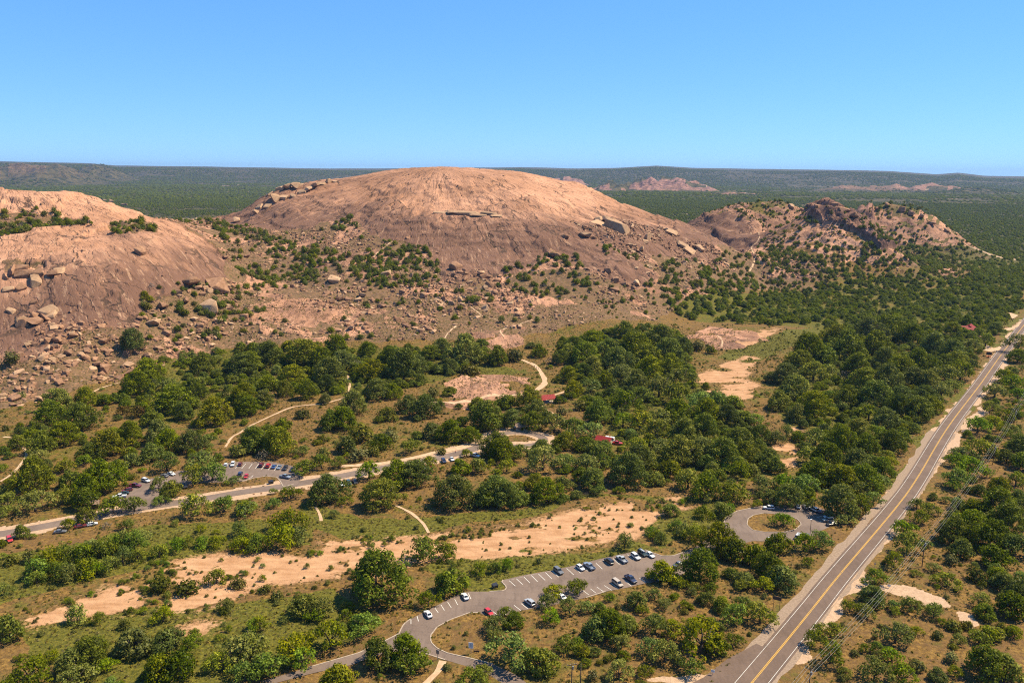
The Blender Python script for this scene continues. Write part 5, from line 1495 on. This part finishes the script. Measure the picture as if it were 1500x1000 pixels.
def add_car(px, py, kind, colour, dx, dy, label, z=.052, scale=1.0):
    q = flat(px, py, .6)
    a = np.array(flat(px, py)); b = np.array(flat(px + dx, py + dy)); d_ = b - a
    root = empty(NAMES[kind][0], (q[0], q[1], z), math.atan2(d_[1], d_[0]), scale)
    objs = []
    for nm, me, par in CARS[kind]:
        o = mesh_obj(nm, me, root if par is None else objs[par])
        if nm == 'body': o.color = (*C_[colour], 1)
        objs.append(o)
    tag(root, label, NAMES[kind][1], 'parked cars')
    return root
IN = (-8, -7)
A_ = add_car
A_(627,899,'sedan','pearl',-5,-7,'pearl grey sedan parked alone near the car park entrance')
A_(681,873,'sedan','white',-5,-8,'white sedan beside the bushy oak at the car park entrance')
A_(716,896,'hatch','red',9,8,'red hatchback nosed up to the grass island of the car park')
A_(776,882,'suv','silver',-8,-6,'silver sport utility car alone on the highway side row')
A_(822,873,'sedan','white',-8,-6,'white sedan half hidden under mesquite beside the lower car park')
A_(818,836,'suv','grey',8,6,'dark grey boxy sport utility car first in the creek side row')
A_(850,831,'hatch','white',8,6,'white hatchback next to steel blue pickup')
A_(863,829,'pickup','steel',-8,-6,'steel blue pickup backed out beside a white hatchback')
A_(892,822,'suv','black',-8,-6,'black sport utility car between two pickups on the creek side')
A_(911,819,'pickup','silver',-8,-6,'silver pickup between black sport utility car and white pickup')
A_(931,815,'suv','white',8,6,'large white sport utility car near the end of the creek side row')
sx_ = A_(941,810,'suv','dgreen',8,6,'dark green sport utility car carrying a pale board on its roof')
bm = bmesh.new(); loft(bm, [[(1.5, -.05, 1.9), (1.5, .05, 1.9), (1.5, 0, 1.95)], [(.6, -.32, 1.88), (.6, .32, 1.88), (.6, 0, 2.08)], [(-.8, -.32, 1.88), (-.8, .32, 1.88), (-.8, 0, 2.08)], [(-1.7, -.05, 1.9), (-1.7, .05, 1.9), (-1.7, 0, 1.95)]])
kb = mesh_obj('roof_board', bm_mesh('roof_board', bm, M['signw'])); kb.location = sx_.location; kb.rotation_euler = sx_.rotation_euler
tag(kb, 'pale boat shaped board lashed on a dark green car', 'board')
A_(952.5,812,'sedan','white',8,6,'white sedan last in the creek side row')
A_(904.5,854,'van','beige',8,6,'beige minivan on the highway side row')
A_(924,848,'pickup','navy',8,6,'dark navy pickup next to the beige minivan')
A_(962,845,'sedan','white',8,6,'white sedan in the shade of a flat oak at the car park edge')
A_(972,843,'hatch','silver',8,6,'silver hatchback in the shade of a flat oak at the car park edge')
A_(982,840,'sedan','steel',8,6,'steel blue sedan in the shade of a flat oak at the car park edge')
A_(993,826,'sedan','grey',-9,4,'grey sedan on the drive between the trees')
A_(1126,743.5,'suv','white',-10,-.6,'white boxy sport utility car at the top of the car park loop')
A_(1169,741,'sedan','silver',-2,-6,'silver sedan first of the row round the loop')
A_(1180,742,'sedan','grey',-4,-6,'dark grey sedan between silver sedan and white car on the loop')
A_(1192,745.5,'suv','white',-8,-4,'white sport utility car in the row round the loop')
A_(1200,749,'sedan','navy',-8,-3,'navy sedan tucked behind white car on the loop')
A_(1210,752,'suv','maroon',-9,-2,'maroon sport utility car under the oaks of the loop')
A_(1215,757,'van','white',-10,0,'white minivan at the far side of the loop')
A_(1213,761.5,'suv','beige',-10,.5,'tan sport utility car next to a white minivan')
A_(1218,767,'suv','black',-10,1.5,'black sport utility car last in the row round the loop')
A_(1059,771,'sedan','black',4,-9,'black sedan where the drive enters the loop')
A_(1170,785,'van','white',5,-6,'white minivan half hidden by trees below the loop')
A_(1181,784,'sedan','grey',5,-6,'grey sedan half hidden by trees below the loop')
A_(1127,790,'hatch','white',5,-6,'white hatchback hidden in the trees below the loop')
A_(175,727,'pickup','white',-10,1,'white pickup at the end of the upper car park')
A_(181,722,'sedan','teal',-10,1,'dark teal sedan between white pickup and maroon car')
A_(186,718,'suv','maroon',-10,2,'maroon sport utility car in the upper car park')
A_(198,711,'pickup','maroon',10,1,'maroon pickup in the upper car park')
A_(213.6,703.5,'suv','white',10,3,'white sport utility car alone in the upper car park')
A_(241,696,'sedan','grey',-9,-3,'dark grey sedan beside white sedan under the trees')
A_(251,693.5,'sedan','white',9,3,'white sedan beside dark grey sedan under the trees')
A_(271,711,'pickup','black',2,8,'black pickup in deep shade of the upper car park oaks')
A_(331,680.5,'hatch','white',3,-8,'white hatchback first in the long upper row')
A_(341,680,'suv','white',-3,8,'white sport utility car second in the long upper row')
A_(352,679.5,'hatch','maroon',4,-8,'maroon hatchback beside the empty upper stalls')
A_(383,681,'suv','maroon',5,-7,'dark maroon sport utility car in the upper row')
A_(393,682,'suv','red',5,-7,'red sport utility car in the upper row')
A_(401.5,683,'sedan','blue',5,-7,'bright blue sedan in the upper row')
A_(409,684,'sedan','steel',-5,7,'pale steel sedan in the upper row')
A_(418,685.5,'suv','black',-5,7,'black sport utility car in the upper row')
A_(428,687.5,'sedan','navy',-5,7,'navy sedan last in the upper row')
A_(418,698,'pickup','steel',10,2,'pale blue pickup driving out of the upper car park')
A_(352,694,'suv','navy',4,-7,'navy sport utility car beside bright red car')
A_(360.5,697.5,'hatch','red',-4,7,'bright red hatchback by the grass island')
A_(501,709,'sedan','white',5,7,'white sedan beside the round oak on the park road')
A_(511,707,'suv','teal',5,7,'dark teal sport utility car on the park road verge')
A_(520,705,'sedan','black',5,7,'black sedan on the park road verge')
A_(621,684,'sedan','white',5,7,'white sedan under the broad oak on the park road')
A_(630,682,'hatch','red',5,7,'red hatchback under the broad oak on the park road')
A_(650,675,'suv','navy',5,7,'navy sport utility car on the park road')
A_(662,672,'sedan','white',5,7,'white sedan beside navy car on the park road')
A_(696,667,'pickup','white',8,2,'white pickup near the turning circle')
A_(904,649,'pickup','red',9,1,'red pickup beside the metal roofed restroom')
A_(14,790,'suv','red',4,7,'red sport utility car pulled off the park road')
A_(88,778,'sedan','grey',10,-1,'grey sedan on the park road verge')
A_(118,770,'sedan','maroon',10,-2,'maroon sedan under a roadside tree')
A_(135,767,'hatch','white',10,-2,'white hatchback under a roadside tree')
A_(1425,491.5,'van','white',0,6,'white van beside the red roofed house',.2)
A_(1444,490,'suv','silver',3,5,'silver car in the yard of the red roofed house',.2)

# ------------------------------------------------------------------ buildings
def gable(bm, L, Wd, z0, z1, over=.5, th=.12):
    for s in (-1, 1):
        v = [(-L / 2 - over, 0, z1), (L / 2 + over, 0, z1), (L / 2 + over, s * (Wd / 2 + over), z0 - .2), (-L / 2 - over, s * (Wd / 2 + over), z0 - .2)]
        top = [bm.verts.new((a, b, c + th)) for a, b, c in v]; bot = [bm.verts.new(p) for p in v]
        bm.faces.new(top if s < 0 else top[::-1]); bm.faces.new(bot[::-1] if s < 0 else bot)
        for k in range(4): bm.faces.new((top[k], top[(k + 1) % 4], bot[(k + 1) % 4], bot[k]))
    bmesh.ops.recalc_face_normals(bm, faces=bm.faces[:])
def house(px, py, L, Wd, hw_, hr, ang, label, walls='wall', name='house', open_=False, roofm='redroof'):
    q = flat(px, py)
    z = gz(*q)
    e = empty(name, (q[0], q[1], z), ang)
    bm = bmesh.new()
    if open_:
        for x in (-L / 2 + .3, 0, L / 2 - .3):
            for y in (-Wd / 2 + .3, Wd / 2 - .3):
                b2 = bmesh.new(); bx(b2, x - .12, x + .12, y - .12, y + .12, -.3, hw_ + .2); mesh_obj('post', bm_mesh('post', b2, M['walld']), e)
        bx(bm, -L / 2, L / 2, -Wd / 2, Wd / 2, -.4, .12)
        mesh_obj('floor_slab', bm_mesh('floor_slab', bm, M['concrete']), e)
    else:
        bx(bm, -L / 2, L / 2, -Wd / 2, Wd / 2, -.4, hw_)
        for x in (-L / 2, L / 2):
            s = .002 if x > 0 else -.002
            a = bm.verts.new((x + s, -Wd / 2, hw_)); b = bm.verts.new((x + s, Wd / 2, hw_)); c = bm.verts.new((x + s, 0, hr - .08)); bm.faces.new((a, b, c))
        mesh_obj('wall', bm_mesh('wall', bm, M[walls]), e)
        for x in (-L * .3, L * .28):
            for s in (-1, 1):
                b2 = bmesh.new(); bx(b2, x - .6, x + .6, s * Wd / 2 - .05, s * Wd / 2 + .05, 1.0, 2.1)
                w = mesh_obj('window', bm_mesh('window', b2, M['trim']), e)
                b3 = bmesh.new(); bx(b3, x - .5, x + .5, s * Wd / 2 - .06, s * Wd / 2 + .06, 1.1, 2.0); mesh_obj('pane', bm_mesh('pane', b3, M['glass']), w)
        b2 = bmesh.new(); bx(b2, -.5, .5, -Wd / 2 - .05, -Wd / 2 + .05, 0, 2.1); mesh_obj('door', bm_mesh('door', b2, M['brown']), e)
    bm = bmesh.new(); gable(bm, L, Wd, hw_, hr)
    rf = mesh_obj('roof', bm_mesh('roof', bm, M[roofm]), e)
    for i in range(int(L / 1.1)):
        x = -L / 2 + .6 + i * 1.1
        for s in (-1, 1):
            b2 = bmesh.new(); tube(b2, [(x, s * .05, hr + .13), (x, s * (Wd / 2 + .5), hw_ - .07)], .04, 4)
            mesh_obj('seam', bm_mesh('seam', b2, M[roofm]), rf)
    tag(e, label, 'building')
    return e
house(1409,486,17,9,3.0,5.8,R(-8),'long wing of the house with a dark red metal roof in the trees')
house(1420,485,12,9,3.2,6.4,R(55),'red roofed gable house end beside the driveway')
house(802,588,8.5,6,2.8,4.8,R(20),'larger open pavilion with red metal roof at the trailhead','wall','pavilion',True)
house(791.5,590,5.5,4,2.6,4.0,R(14),'smaller open pavilion with red metal roof at the trailhead','wall','pavilion',True)
house(885,650,8,5.5,2.7,4.4,R(-30),'restroom building with red metal roof among mesquites','wall','restroom')
house(764,629,7,5,2.6,4.2,R(8),'stone restroom under the oaks behind the turning circle','wall','restroom',False,'walld')
house(138,744,4,3,2.4,3.4,R(15),'small brown kiosk beside the park road','walld','kiosk',False,'walld')

# white camper trailer beside the restroom
def camper(px, py, ang, label, s=1.0):
    q = flat(px, py); e = empty('camper_trailer', (q[0], q[1], gz(*q)), ang, s)
    bm = bmesh.new(); bx(bm, -2.6, 2.6, -1.15, 1.15, .55, 2.75); bmesh.ops.bevel(bm, geom=bm.edges[:], offset=.22, segments=2, affect='EDGES')
    mesh_obj('body', bm_mesh('body', bm, M['signw']), e)
    for x in (-.5, .4):
        for s_ in (-1, 1):
            bm = bmesh.new(); tube(bm, [(x, s_ * 1.0, .33), (x, s_ * 1.2, .33)], .33, 12); mesh_obj('wheel', bm_mesh('wheel', bm, M['tyre']), e)
    for x in (-1.5, 1.3):
        for s_ in (-1, 1):
            bm = bmesh.new(); bx(bm, x - .5, x + .5, s_ * 1.15 - .02, s_ * 1.15 + .02, 1.6, 2.2); mesh_obj('window', bm_mesh('window', bm, M['glass']), e)
    bm = bmesh.new(); tube(bm, [(2.5, 0, .6), (3.7, 0, .55)], .06, 6); tube(bm, [(3.5, 0, .02), (3.5, 0, .6)], .05, 6); mesh_obj('tow_bar', bm_mesh('tow_bar', bm, M['steel']), e)
    bm = bmesh.new(); bx(bm, -.5, .5, -.4, .4, 2.74, 3.0); mesh_obj('roof_vent', bm_mesh('roof_vent', bm, M['concrete']), e)
    tag(e, label, 'trailer', None)
camper(893,646,R(-25),'white camper trailer beside the red roofed restroom')
camper(1431.5,492,R(70),'white camper trailer beside the red roofed house',.8)

# ------------------------------------------------------------------ signs, bins, poles
def board_sign(px, py, w, h, zc, ang, face, label, name='sign', posts=2, tilt=0):
    q = flat(px, py); e = empty(name, (q[0], q[1], gz(*q)), ang)
    for x in ((-w * .35, w * .35) if posts == 2 else (0,)):
        bm = bmesh.new(); bx(bm, x - .06, x + .06, -.05, .05, -.4, zc + h * .3); mesh_obj('post', bm_mesh('post', bm, M['steel'] if posts == 1 else M['wood']), e)
    bm = bmesh.new(); bx(bm, -w / 2, w / 2, -.13, -.055, zc - h / 2, zc + h / 2)
    pn = mesh_obj('panel', bm_mesh('panel', bm, M[face]), e)
    tag(e, label, 'sign')
    return e, pn
def text_on(txt, size, parent, x, z, mat, y=-.136):
    cu = bpy.data.curves.new('lettering', 'FONT'); cu.body = txt; cu.size = size; cu.align_x = 'CENTER'; cu.align_y = 'CENTER'; cu.extrude = .004
    o = bpy.data.objects.new('lettering', cu); COL.objects.link(o)
    dg = bpy.context.evaluated_depsgraph_get()
    me = bpy.data.meshes.new_from_object(o.evaluated_get(dg)); bpy.data.objects.remove(o)
    me.materials.clear(); me.materials.append(mat)
    o = mesh_obj('lettering', me, parent, (x, y, z)); o.rotation_euler = (math.pi / 2, 0, 0)
    return o
e, p = board_sign(690, 957, 1.5, 2.0, 2.9, R(-12), 'signw', 'white sign with one dark numeral on the grass island', posts=1)
text_on('1', 1.7, p, 0, 2.9, M['signk'])
board_sign(641, 966, 1.1, 1.3, 2.6, R(150), 'steel', 'small sign seen from behind where the trail meets the drive', posts=1)
board_sign(698, 955, 1.9, .5, .5, R(-5), 'brown', 'low brown board on the grass island', name='low_board')
board_sign(1137, 893, 2.9, 1.3, 4.4, R(-30), 'brown', 'dark brown park sign on tall posts beside the highway')
board_sign(1281, 833, .5, .6, 2.2, R(-30), 'steel', 'small roadside marker sign by the dirt turnout', posts=1)
board_sign(1044, 988, 1.0, .8, 1.4, R(-25), 'signw', 'small white sign beside the road apron', posts=1)
board_sign(1302, 860, 1.0, .8, 1.0, R(-25), 'signw', 'small white notice half hidden by a mesquite near the turnout', posts=1)

q = flat(1448, 524); tr_ = empty('message_trailer', (q[0], q[1], gz(*q)), R(-20))
bm = bmesh.new(); bx(bm, -1.6, 1.6, -.8, .8, .5, 1.1); mesh_obj('chassis', bm_mesh('chassis', bm, M['orange']), tr_)
bm = bmesh.new(); bx(bm, -.12, .12, -.12, .12, 1.1, 3.2); mesh_obj('mast', bm_mesh('mast', bm, M['orange']), tr_)
bm = bmesh.new(); bx(bm, -1.9, 1.9, -.2, .05, 2.3, 4.5); pnl = mesh_obj('display', bm_mesh('display', bm, M['signk']), tr_)
bm = bmesh.new(); bx(bm, -1.98, 1.98, .052, .10, 2.22, 4.58); mesh_obj('display_frame', bm_mesh('display_frame', bm, M['orange']), pnl)
for s_ in (-1, 1):
    bm = bmesh.new(); tube(bm, [(0, s_ * .82, .36), (0, s_ * 1.0, .36)], .36, 12); mesh_obj('wheel', bm_mesh('wheel', bm, M['tyre']), tr_)
bm = bmesh.new(); tube(bm, [(1.5, 0, .6), (2.9, 0, .5)], .06, 6); mesh_obj('tow_bar', bm_mesh('tow_bar', bm, M['orange']), tr_)
tag(tr_, 'orange trailer with dark message display on the highway verge', 'trailer')

def dumpster(px, py, ang, label):
    q = flat(px, py); e = empty('dumpster', (q[0], q[1], gz(*q)), ang)
    bm = bmesh.new()
    v = bx(bm, -1.0, 1.0, -.75, .75, .08, 1.25)
    for a in v[:4]: a.co.y *= .8
    mesh_obj('bin', bm_mesh('bin', bm, M['trim']), e)
    bm = bmesh.new(); v = bx(bm, -1.06, 1.06, -.8, .8, 1.255, 1.36)
    for a in v: a.co.z += a.co.y * .25
    mesh_obj('lid', bm_mesh('lid', bm, M['signk']), e)
    for s_ in (-1, 1):
        bm = bmesh.new(); bx(bm, s_ * 1.06 - .05, s_ * 1.06 + .05, -.5, .5, .6, .8); mesh_obj('fork_pocket', bm_mesh('fork_pocket', bm, M['steel']), e)
    tag(e, label, 'dumpster')
dumpster(725, 860, R(35), 'black dumpster on the grass corner of the lower car park')
dumpster(397, 708, R(35), 'black dumpster on the grass island of the upper car park')

def lamp_pole(px, py, h, label, top=True):
    q = flat(px, py); e = empty('lamp_pole', (q[0], q[1], gz(*q)), R(20))
    bm = bmesh.new(); tube(bm, [(0, 0, -.3), (0, 0, h)], [.11, .07], 8); mesh_obj('pole', bm_mesh('pole', bm, M['brown']), e)
    bm = bmesh.new(); bx(bm, -.2, .2, -.2, .2, -.1, .12); mesh_obj('base', bm_mesh('base', bm, M['concrete']), e)
    bm = bmesh.new(); bx(bm, -.55, .35, -.18, .18, h - .05, h + .15); mesh_obj('lamp_head', bm_mesh('lamp_head', bm, M['pearl'] if 'pearl' in M else M['signw']), e)
    if top:
        bm = bmesh.new(); v = bx(bm, -.5, .5, -.5, .5, h + .3, h + .36)
        for a in v: a.co.z += a.co.y * .5
        pv = mesh_obj('solar_panel', bm_mesh('solar_panel', bm, M['glass']), e)
    tag(e, label, 'lamp post')
lamp_pole(754.4, 645, 7.5, 'tall lamp pole on the island of the turning circle')
lamp_pole(1186.5, 782, 6.5, 'brown lamp pole at the edge of the car park loop', False)

def utility_pole(x, y, h, ang, label, arm=True):
    z = gz(x, y); e = empty('utility_pole', (x, y, z), ang)
    bm = bmesh.new(); tube(bm, [(0, 0, -1), (0, 0, h)], [.19, .12], 8); mesh_obj('pole', bm_mesh('pole', bm, M['wood'], True), e)
    if arm:
        bm = bmesh.new(); bx(bm, -1.5, 1.5, -.21, -.12, h - .65, h - .45); ar = mesh_obj('crossarm', bm_mesh('crossarm', bm, M['wood']), e)
        for xx in (-1.35, -.6, .6, 1.35):
            bm = bmesh.new(); tube(bm, [(xx, -.165, h - .45), (xx, -.165, h - .2)], [.07, .045], 6); mesh_obj('insulator', bm_mesh('insulator', bm, M['signw']), ar)
        bm = bmesh.new(); tube(bm, [(.32, .05, h - 2.2), (.32, .05, h - 1.2)], .24, 10); mesh_obj('transformer', bm_mesh('transformer', bm, M['steel']), e)
    tag(e, label, 'utility pole')
    return [Vector((x, y, z)) + Matrix.Rotation(ang, 3, 'Z') @ Vector((xx, -.165, h - .2)) for xx in (-1.35, -.6, .6, 1.35)]
pp = [flat(1183, 1028), flat(1350.5, 829), flat(1454, 680), flat(1484.5, 625)]
dirv = np.array(pp[1]) - np.array(pp[0]); an = math.atan2(dirv[1], dirv[0]) - math.pi / 2
far_p = tuple(np.array(pp[3]) + (np.array(pp[3]) - np.array(pp[2])) * 1.2)
near_p = tuple(np.array(pp[0]) - (np.array(pp[1]) - np.array(pp[0])) * .6)
tops = [utility_pole(*near_p, 11, an, 'wooden utility pole beyond the road apron')]
tops += [utility_pole(p[0], p[1], 11.0, an, lb) for p, lb in zip(pp, ('wooden utility pole with crossarm beside the highway apron', 'wooden utility pole beside the dirt track', 'wooden utility pole in the mesquites along the highway', 'wooden utility pole farther along the highway thicket'))]
tops.append(utility_pole(*far_p, 11, an, 'farthest wooden utility pole along the highway'))
for a, b in zip(tops[:-1], tops[1:]):
    for p0, p1 in zip(a, b):
        bm = bmesh.new()
        L_ = (p1 - p0).length
        pts = [p0.lerp(p1, t) - Vector((0, 0, 4 * t * (1 - t) * L_ * .018)) for t in np.linspace(0, 1, 13)]
        tube(bm, pts, .028, 4)
        tag(mesh_obj('power_line', bm_mesh('power_line', bm, M['wire'])), 'thin sagging power line strung between utility poles', 'cable', 'power lines')
pl2 = [flat(837, 1012), flat(850, 1012)]
utility_pole(*pl2[0], 9.0, R(15), 'wooden utility pole with transformer in the scrub between car park and highway')
utility_pole(*pl2[1], 9.0, R(15), 'bare wooden pole beside the transformer pole', False)

# leaning grey steel gate beside the apron
q0, q1 = flat(1007, 1000), flat(1015, 984)
v = Vector((q1[0] - q0[0], q1[1] - q0[1], 0)); L_ = v.length
e = empty('field_gate', (q0[0], q0[1], gz(*q0)), math.atan2(v.y, v.x))
for zz in (.25, .5, .75, 1.0, 1.3):
    bm = bmesh.new(); tube(bm, [(0, 0, zz), (L_, 0, zz)], .045, 6); mesh_obj('rail', bm_mesh('rail', bm, M['steel']), e)
for xx in (0, L_ / 2, L_):
    bm = bmesh.new(); tube(bm, [(xx, .06, -.2), (xx, .06, 1.4)], .06, 6); mesh_obj('upright', bm_mesh('upright', bm, M['steel']), e)
tag(e, 'grey steel field gate beside the highway apron', 'gate')

# stones lining the park road
for i, (a, b) in enumerate(((372,723.5),(383,722.5),(403,719.5),(442,714.5),(452,713.5),(357,714.5),(367,713.5),(386,711.5),(300,734),(285,736.5),(456,712.6),(648,664))):
    q = flat(a, b)
    o = mesh_obj('roadside_stone', BLOCK[i % 8], None, (q[0], q[1], gz(*q) + .15)); o.scale = (1.2, 1.0, .9); o.rotation_euler.z = i * 1.3
    tag(o, 'low dark stone lining the park road', 'rock', 'stones along the park road')

# ------------------------------------------------------------------ walkers
def person(x, y, z, rz, shirt, legs, label, stride=.22, s=1.0):
    me = bpy.data.meshes.new('body')
    J = {'pel': (0, 0, .95), 'wai': (0, 0, 1.12), 'che': (0, .01, 1.36), 'nec': (0, .01, 1.50), 'hea': (0, .03, 1.62), 'top': (0, .03, 1.74),
         'shl': (-.19, 0, 1.42), 'ell': (-.24, -.02 + stride * .4, 1.14), 'wrl': (-.22, .12 + stride * .4, .92), 'hal': (-.22, .15 + stride * .4, .84),
         'shr': (.19, 0, 1.42), 'elr': (.24, -.02 - stride * .4, 1.14), 'wrr': (.22, .06 - stride * .4, .92), 'har': (.22, .09 - stride * .4, .84),
         'hil': (-.10, 0, .90), 'knl': (-.11, stride * .6, .50), 'anl': (-.11, stride, .09), 'tol': (-.11, stride + .16, .04),
         'hir': (.10, 0, .90), 'knr': (.11, -stride * .2, .50), 'anr': (.11, -stride, .10), 'tor': (.11, -stride + .16, .04)}
    Rr = dict(pel=.15, wai=.135, che=.16, nec=.06, hea=.10, top=.07, shl=.075, ell=.05, wrl=.038, hal=.035, shr=.075, elr=.05, wrr=.038, har=.035, hil=.10, knl=.065, anl=.045, tol=.035, hir=.10, knr=.065, anr=.045, tor=.035)
    E = [('pel', 'wai'), ('wai', 'che'), ('che', 'nec'), ('nec', 'hea'), ('hea', 'top'), ('che', 'shl'), ('shl', 'ell'), ('ell', 'wrl'), ('wrl', 'hal'), ('che', 'shr'), ('shr', 'elr'), ('elr', 'wrr'), ('wrr', 'har'), ('pel', 'hil'), ('hil', 'knl'), ('knl', 'anl'), ('anl', 'tol'), ('pel', 'hir'), ('hir', 'knr'), ('knr', 'anr'), ('anr', 'tor')]
    def skin(keys, edges, grow, name, mat, par, col=None):
        ks = list(keys); ix = {k_: i for i, k_ in enumerate(ks)}
        me = bpy.data.meshes.new(name); me.from_pydata([J[k_] for k_ in ks], [(ix[a], ix[b]) for a, b in edges], []); me.materials.append(mat)
        o = bpy.data.objects.new(name, me); COL.objects.link(o)
        md = o.modifiers.new('skin', 'SKIN')
        for i, k_ in enumerate(ks):
            r_ = Rr[k_] * grow; me.skin_vertices[0].data[i].radius = (r_, r_ * (.75 if k_ in ('pel', 'wai', 'che') else 1)); me.skin_vertices[0].data[i].use_root = (i == 0)
        sb = o.modifiers.new('smooth', 'SUBSURF'); sb.levels = sb.render_levels = 1
        o.parent = par
        if col: o.color = (*col, 1)
        return o
    b = skin(J.keys(), E, 1.0, 'person', M['skin'], None)
    b.location = (x, y, z); b.rotation_euler.z = rz; b.scale = (s,) * 3
    tk = ('che', 'wai', 'pel', 'shl', 'ell', 'shr', 'elr'); skin(tk, [e for e in E if e[0] in tk and e[1] in tk], 1.16, 'shirt', M['cloth'], b, shirt)
    lk = ('pel', 'hil', 'knl', 'anl', 'hir', 'knr', 'anr'); skin(lk, [e for e in E if e[0] in lk and e[1] in lk], 1.14, 'trousers', M['cloth'], b, legs)
    hk = ('hea', 'top'); skin(hk, [('hea', 'top')], 1.12, 'hair', M['hair'], b).location = (0, -.025, .03)
    tag(b, label, 'person')
for i, (a, b_, sh, lg, lab) in enumerate(((783,538,(.5,.03,.04),(.03,.03,.05),'person in red shirt walking on the wide sandy path'), (786,540,(.04,.06,.16),(.05,.05,.06),'person in navy shirt walking on the wide sandy path'), (788.5,541.5,(.35,.05,.10),(.10,.09,.08),'person in crimson shirt at the end of the walking group'), (776.5,533,(.04,.04,.05),(.03,.03,.04),'person in black walking ahead on the sandy path'),
     (1148/1,700.0,None,None,''), (667,664,(.55,.10,.08),(.04,.05,.12),'person in orange red shirt standing by the park road'), (705,302,(.05,.05,.2),(.03,.03,.03),'hiker in blue climbing the great dome near the ledge'), (620,250,(.05,.05,.06),(.04,.04,.05),'hiker in dark clothes near the dome summit'), (636,249,(.5,.5,.5),(.05,.05,.1),'hiker in grey shirt near the dome summit'), (700,303.5,(.4,.05,.05),(.05,.05,.05),'hiker in red beside a hiker in blue on the dome'))):
    if sh is None: continue
    q = pick(a, b_)
    person(q[0], q[1], gz(*q) + (.12 if b_ > 500 else 0), R(20 + 47 * i), sh, lg, lab)

# ------------------------------------------------------------------ labels: name the neighbour where look-alikes share one
def retell():
    tops_ = [o for o in scene.objects if o.parent is None and 'category' in o.keys()]
    by = {}
    for o in tops_: by.setdefault(o['label'], []).append(o)
    marks = [(o['label'], o.location.x, o.location.y) for o in tops_ if o['category'] in ('car', 'van', 'pickup', 'sign', 'building', 'trailer', 'dumpster', 'lamp post', 'utility pole', 'gate') and len(by[o['label']]) == 1]
    used = set()
    for lab, os_ in by.items():
        if len(os_) < 2 or os_[0]['category'] not in ('tree', 'shrub'): continue
        for o in os_:
            near = sorted(((m[1] - o.location.x) ** 2 + (m[2] - o.location.y) ** 2, m[0]) for m in marks)[:4]
            head = o['label'].split(' tree')[0] if 'mesquite tree' in o['label'] else None
            kind_words = o['label']
            for pl in set(l[0] for l in LAND): kind_words = kind_words.replace(' ' + pl, '')
            for d2, nm in near:
                short = ' '.join(nm.split()[:7])
                for cut in (' beside', ' between', ' in the', ' on the', ' near', ' next', ' with', ' under', ' at the', ' half', ' parked', ' of the', ' backed', ' first', ' last', ' alone', ' along', ' behind', ' nosed', ' driving', ' tucked', ' by the', ' second', ' seen', ' where'):
                    short = short.split(cut)[0] if len(short.split(cut)[0].split()) >= 3 else short
                new = kind_words + ' next to the ' + short
                if d2 < 28 ** 2 and new not in used and len(new.split()) <= 16:
                    used.add(new); o['label'] = new
                    break
retell()
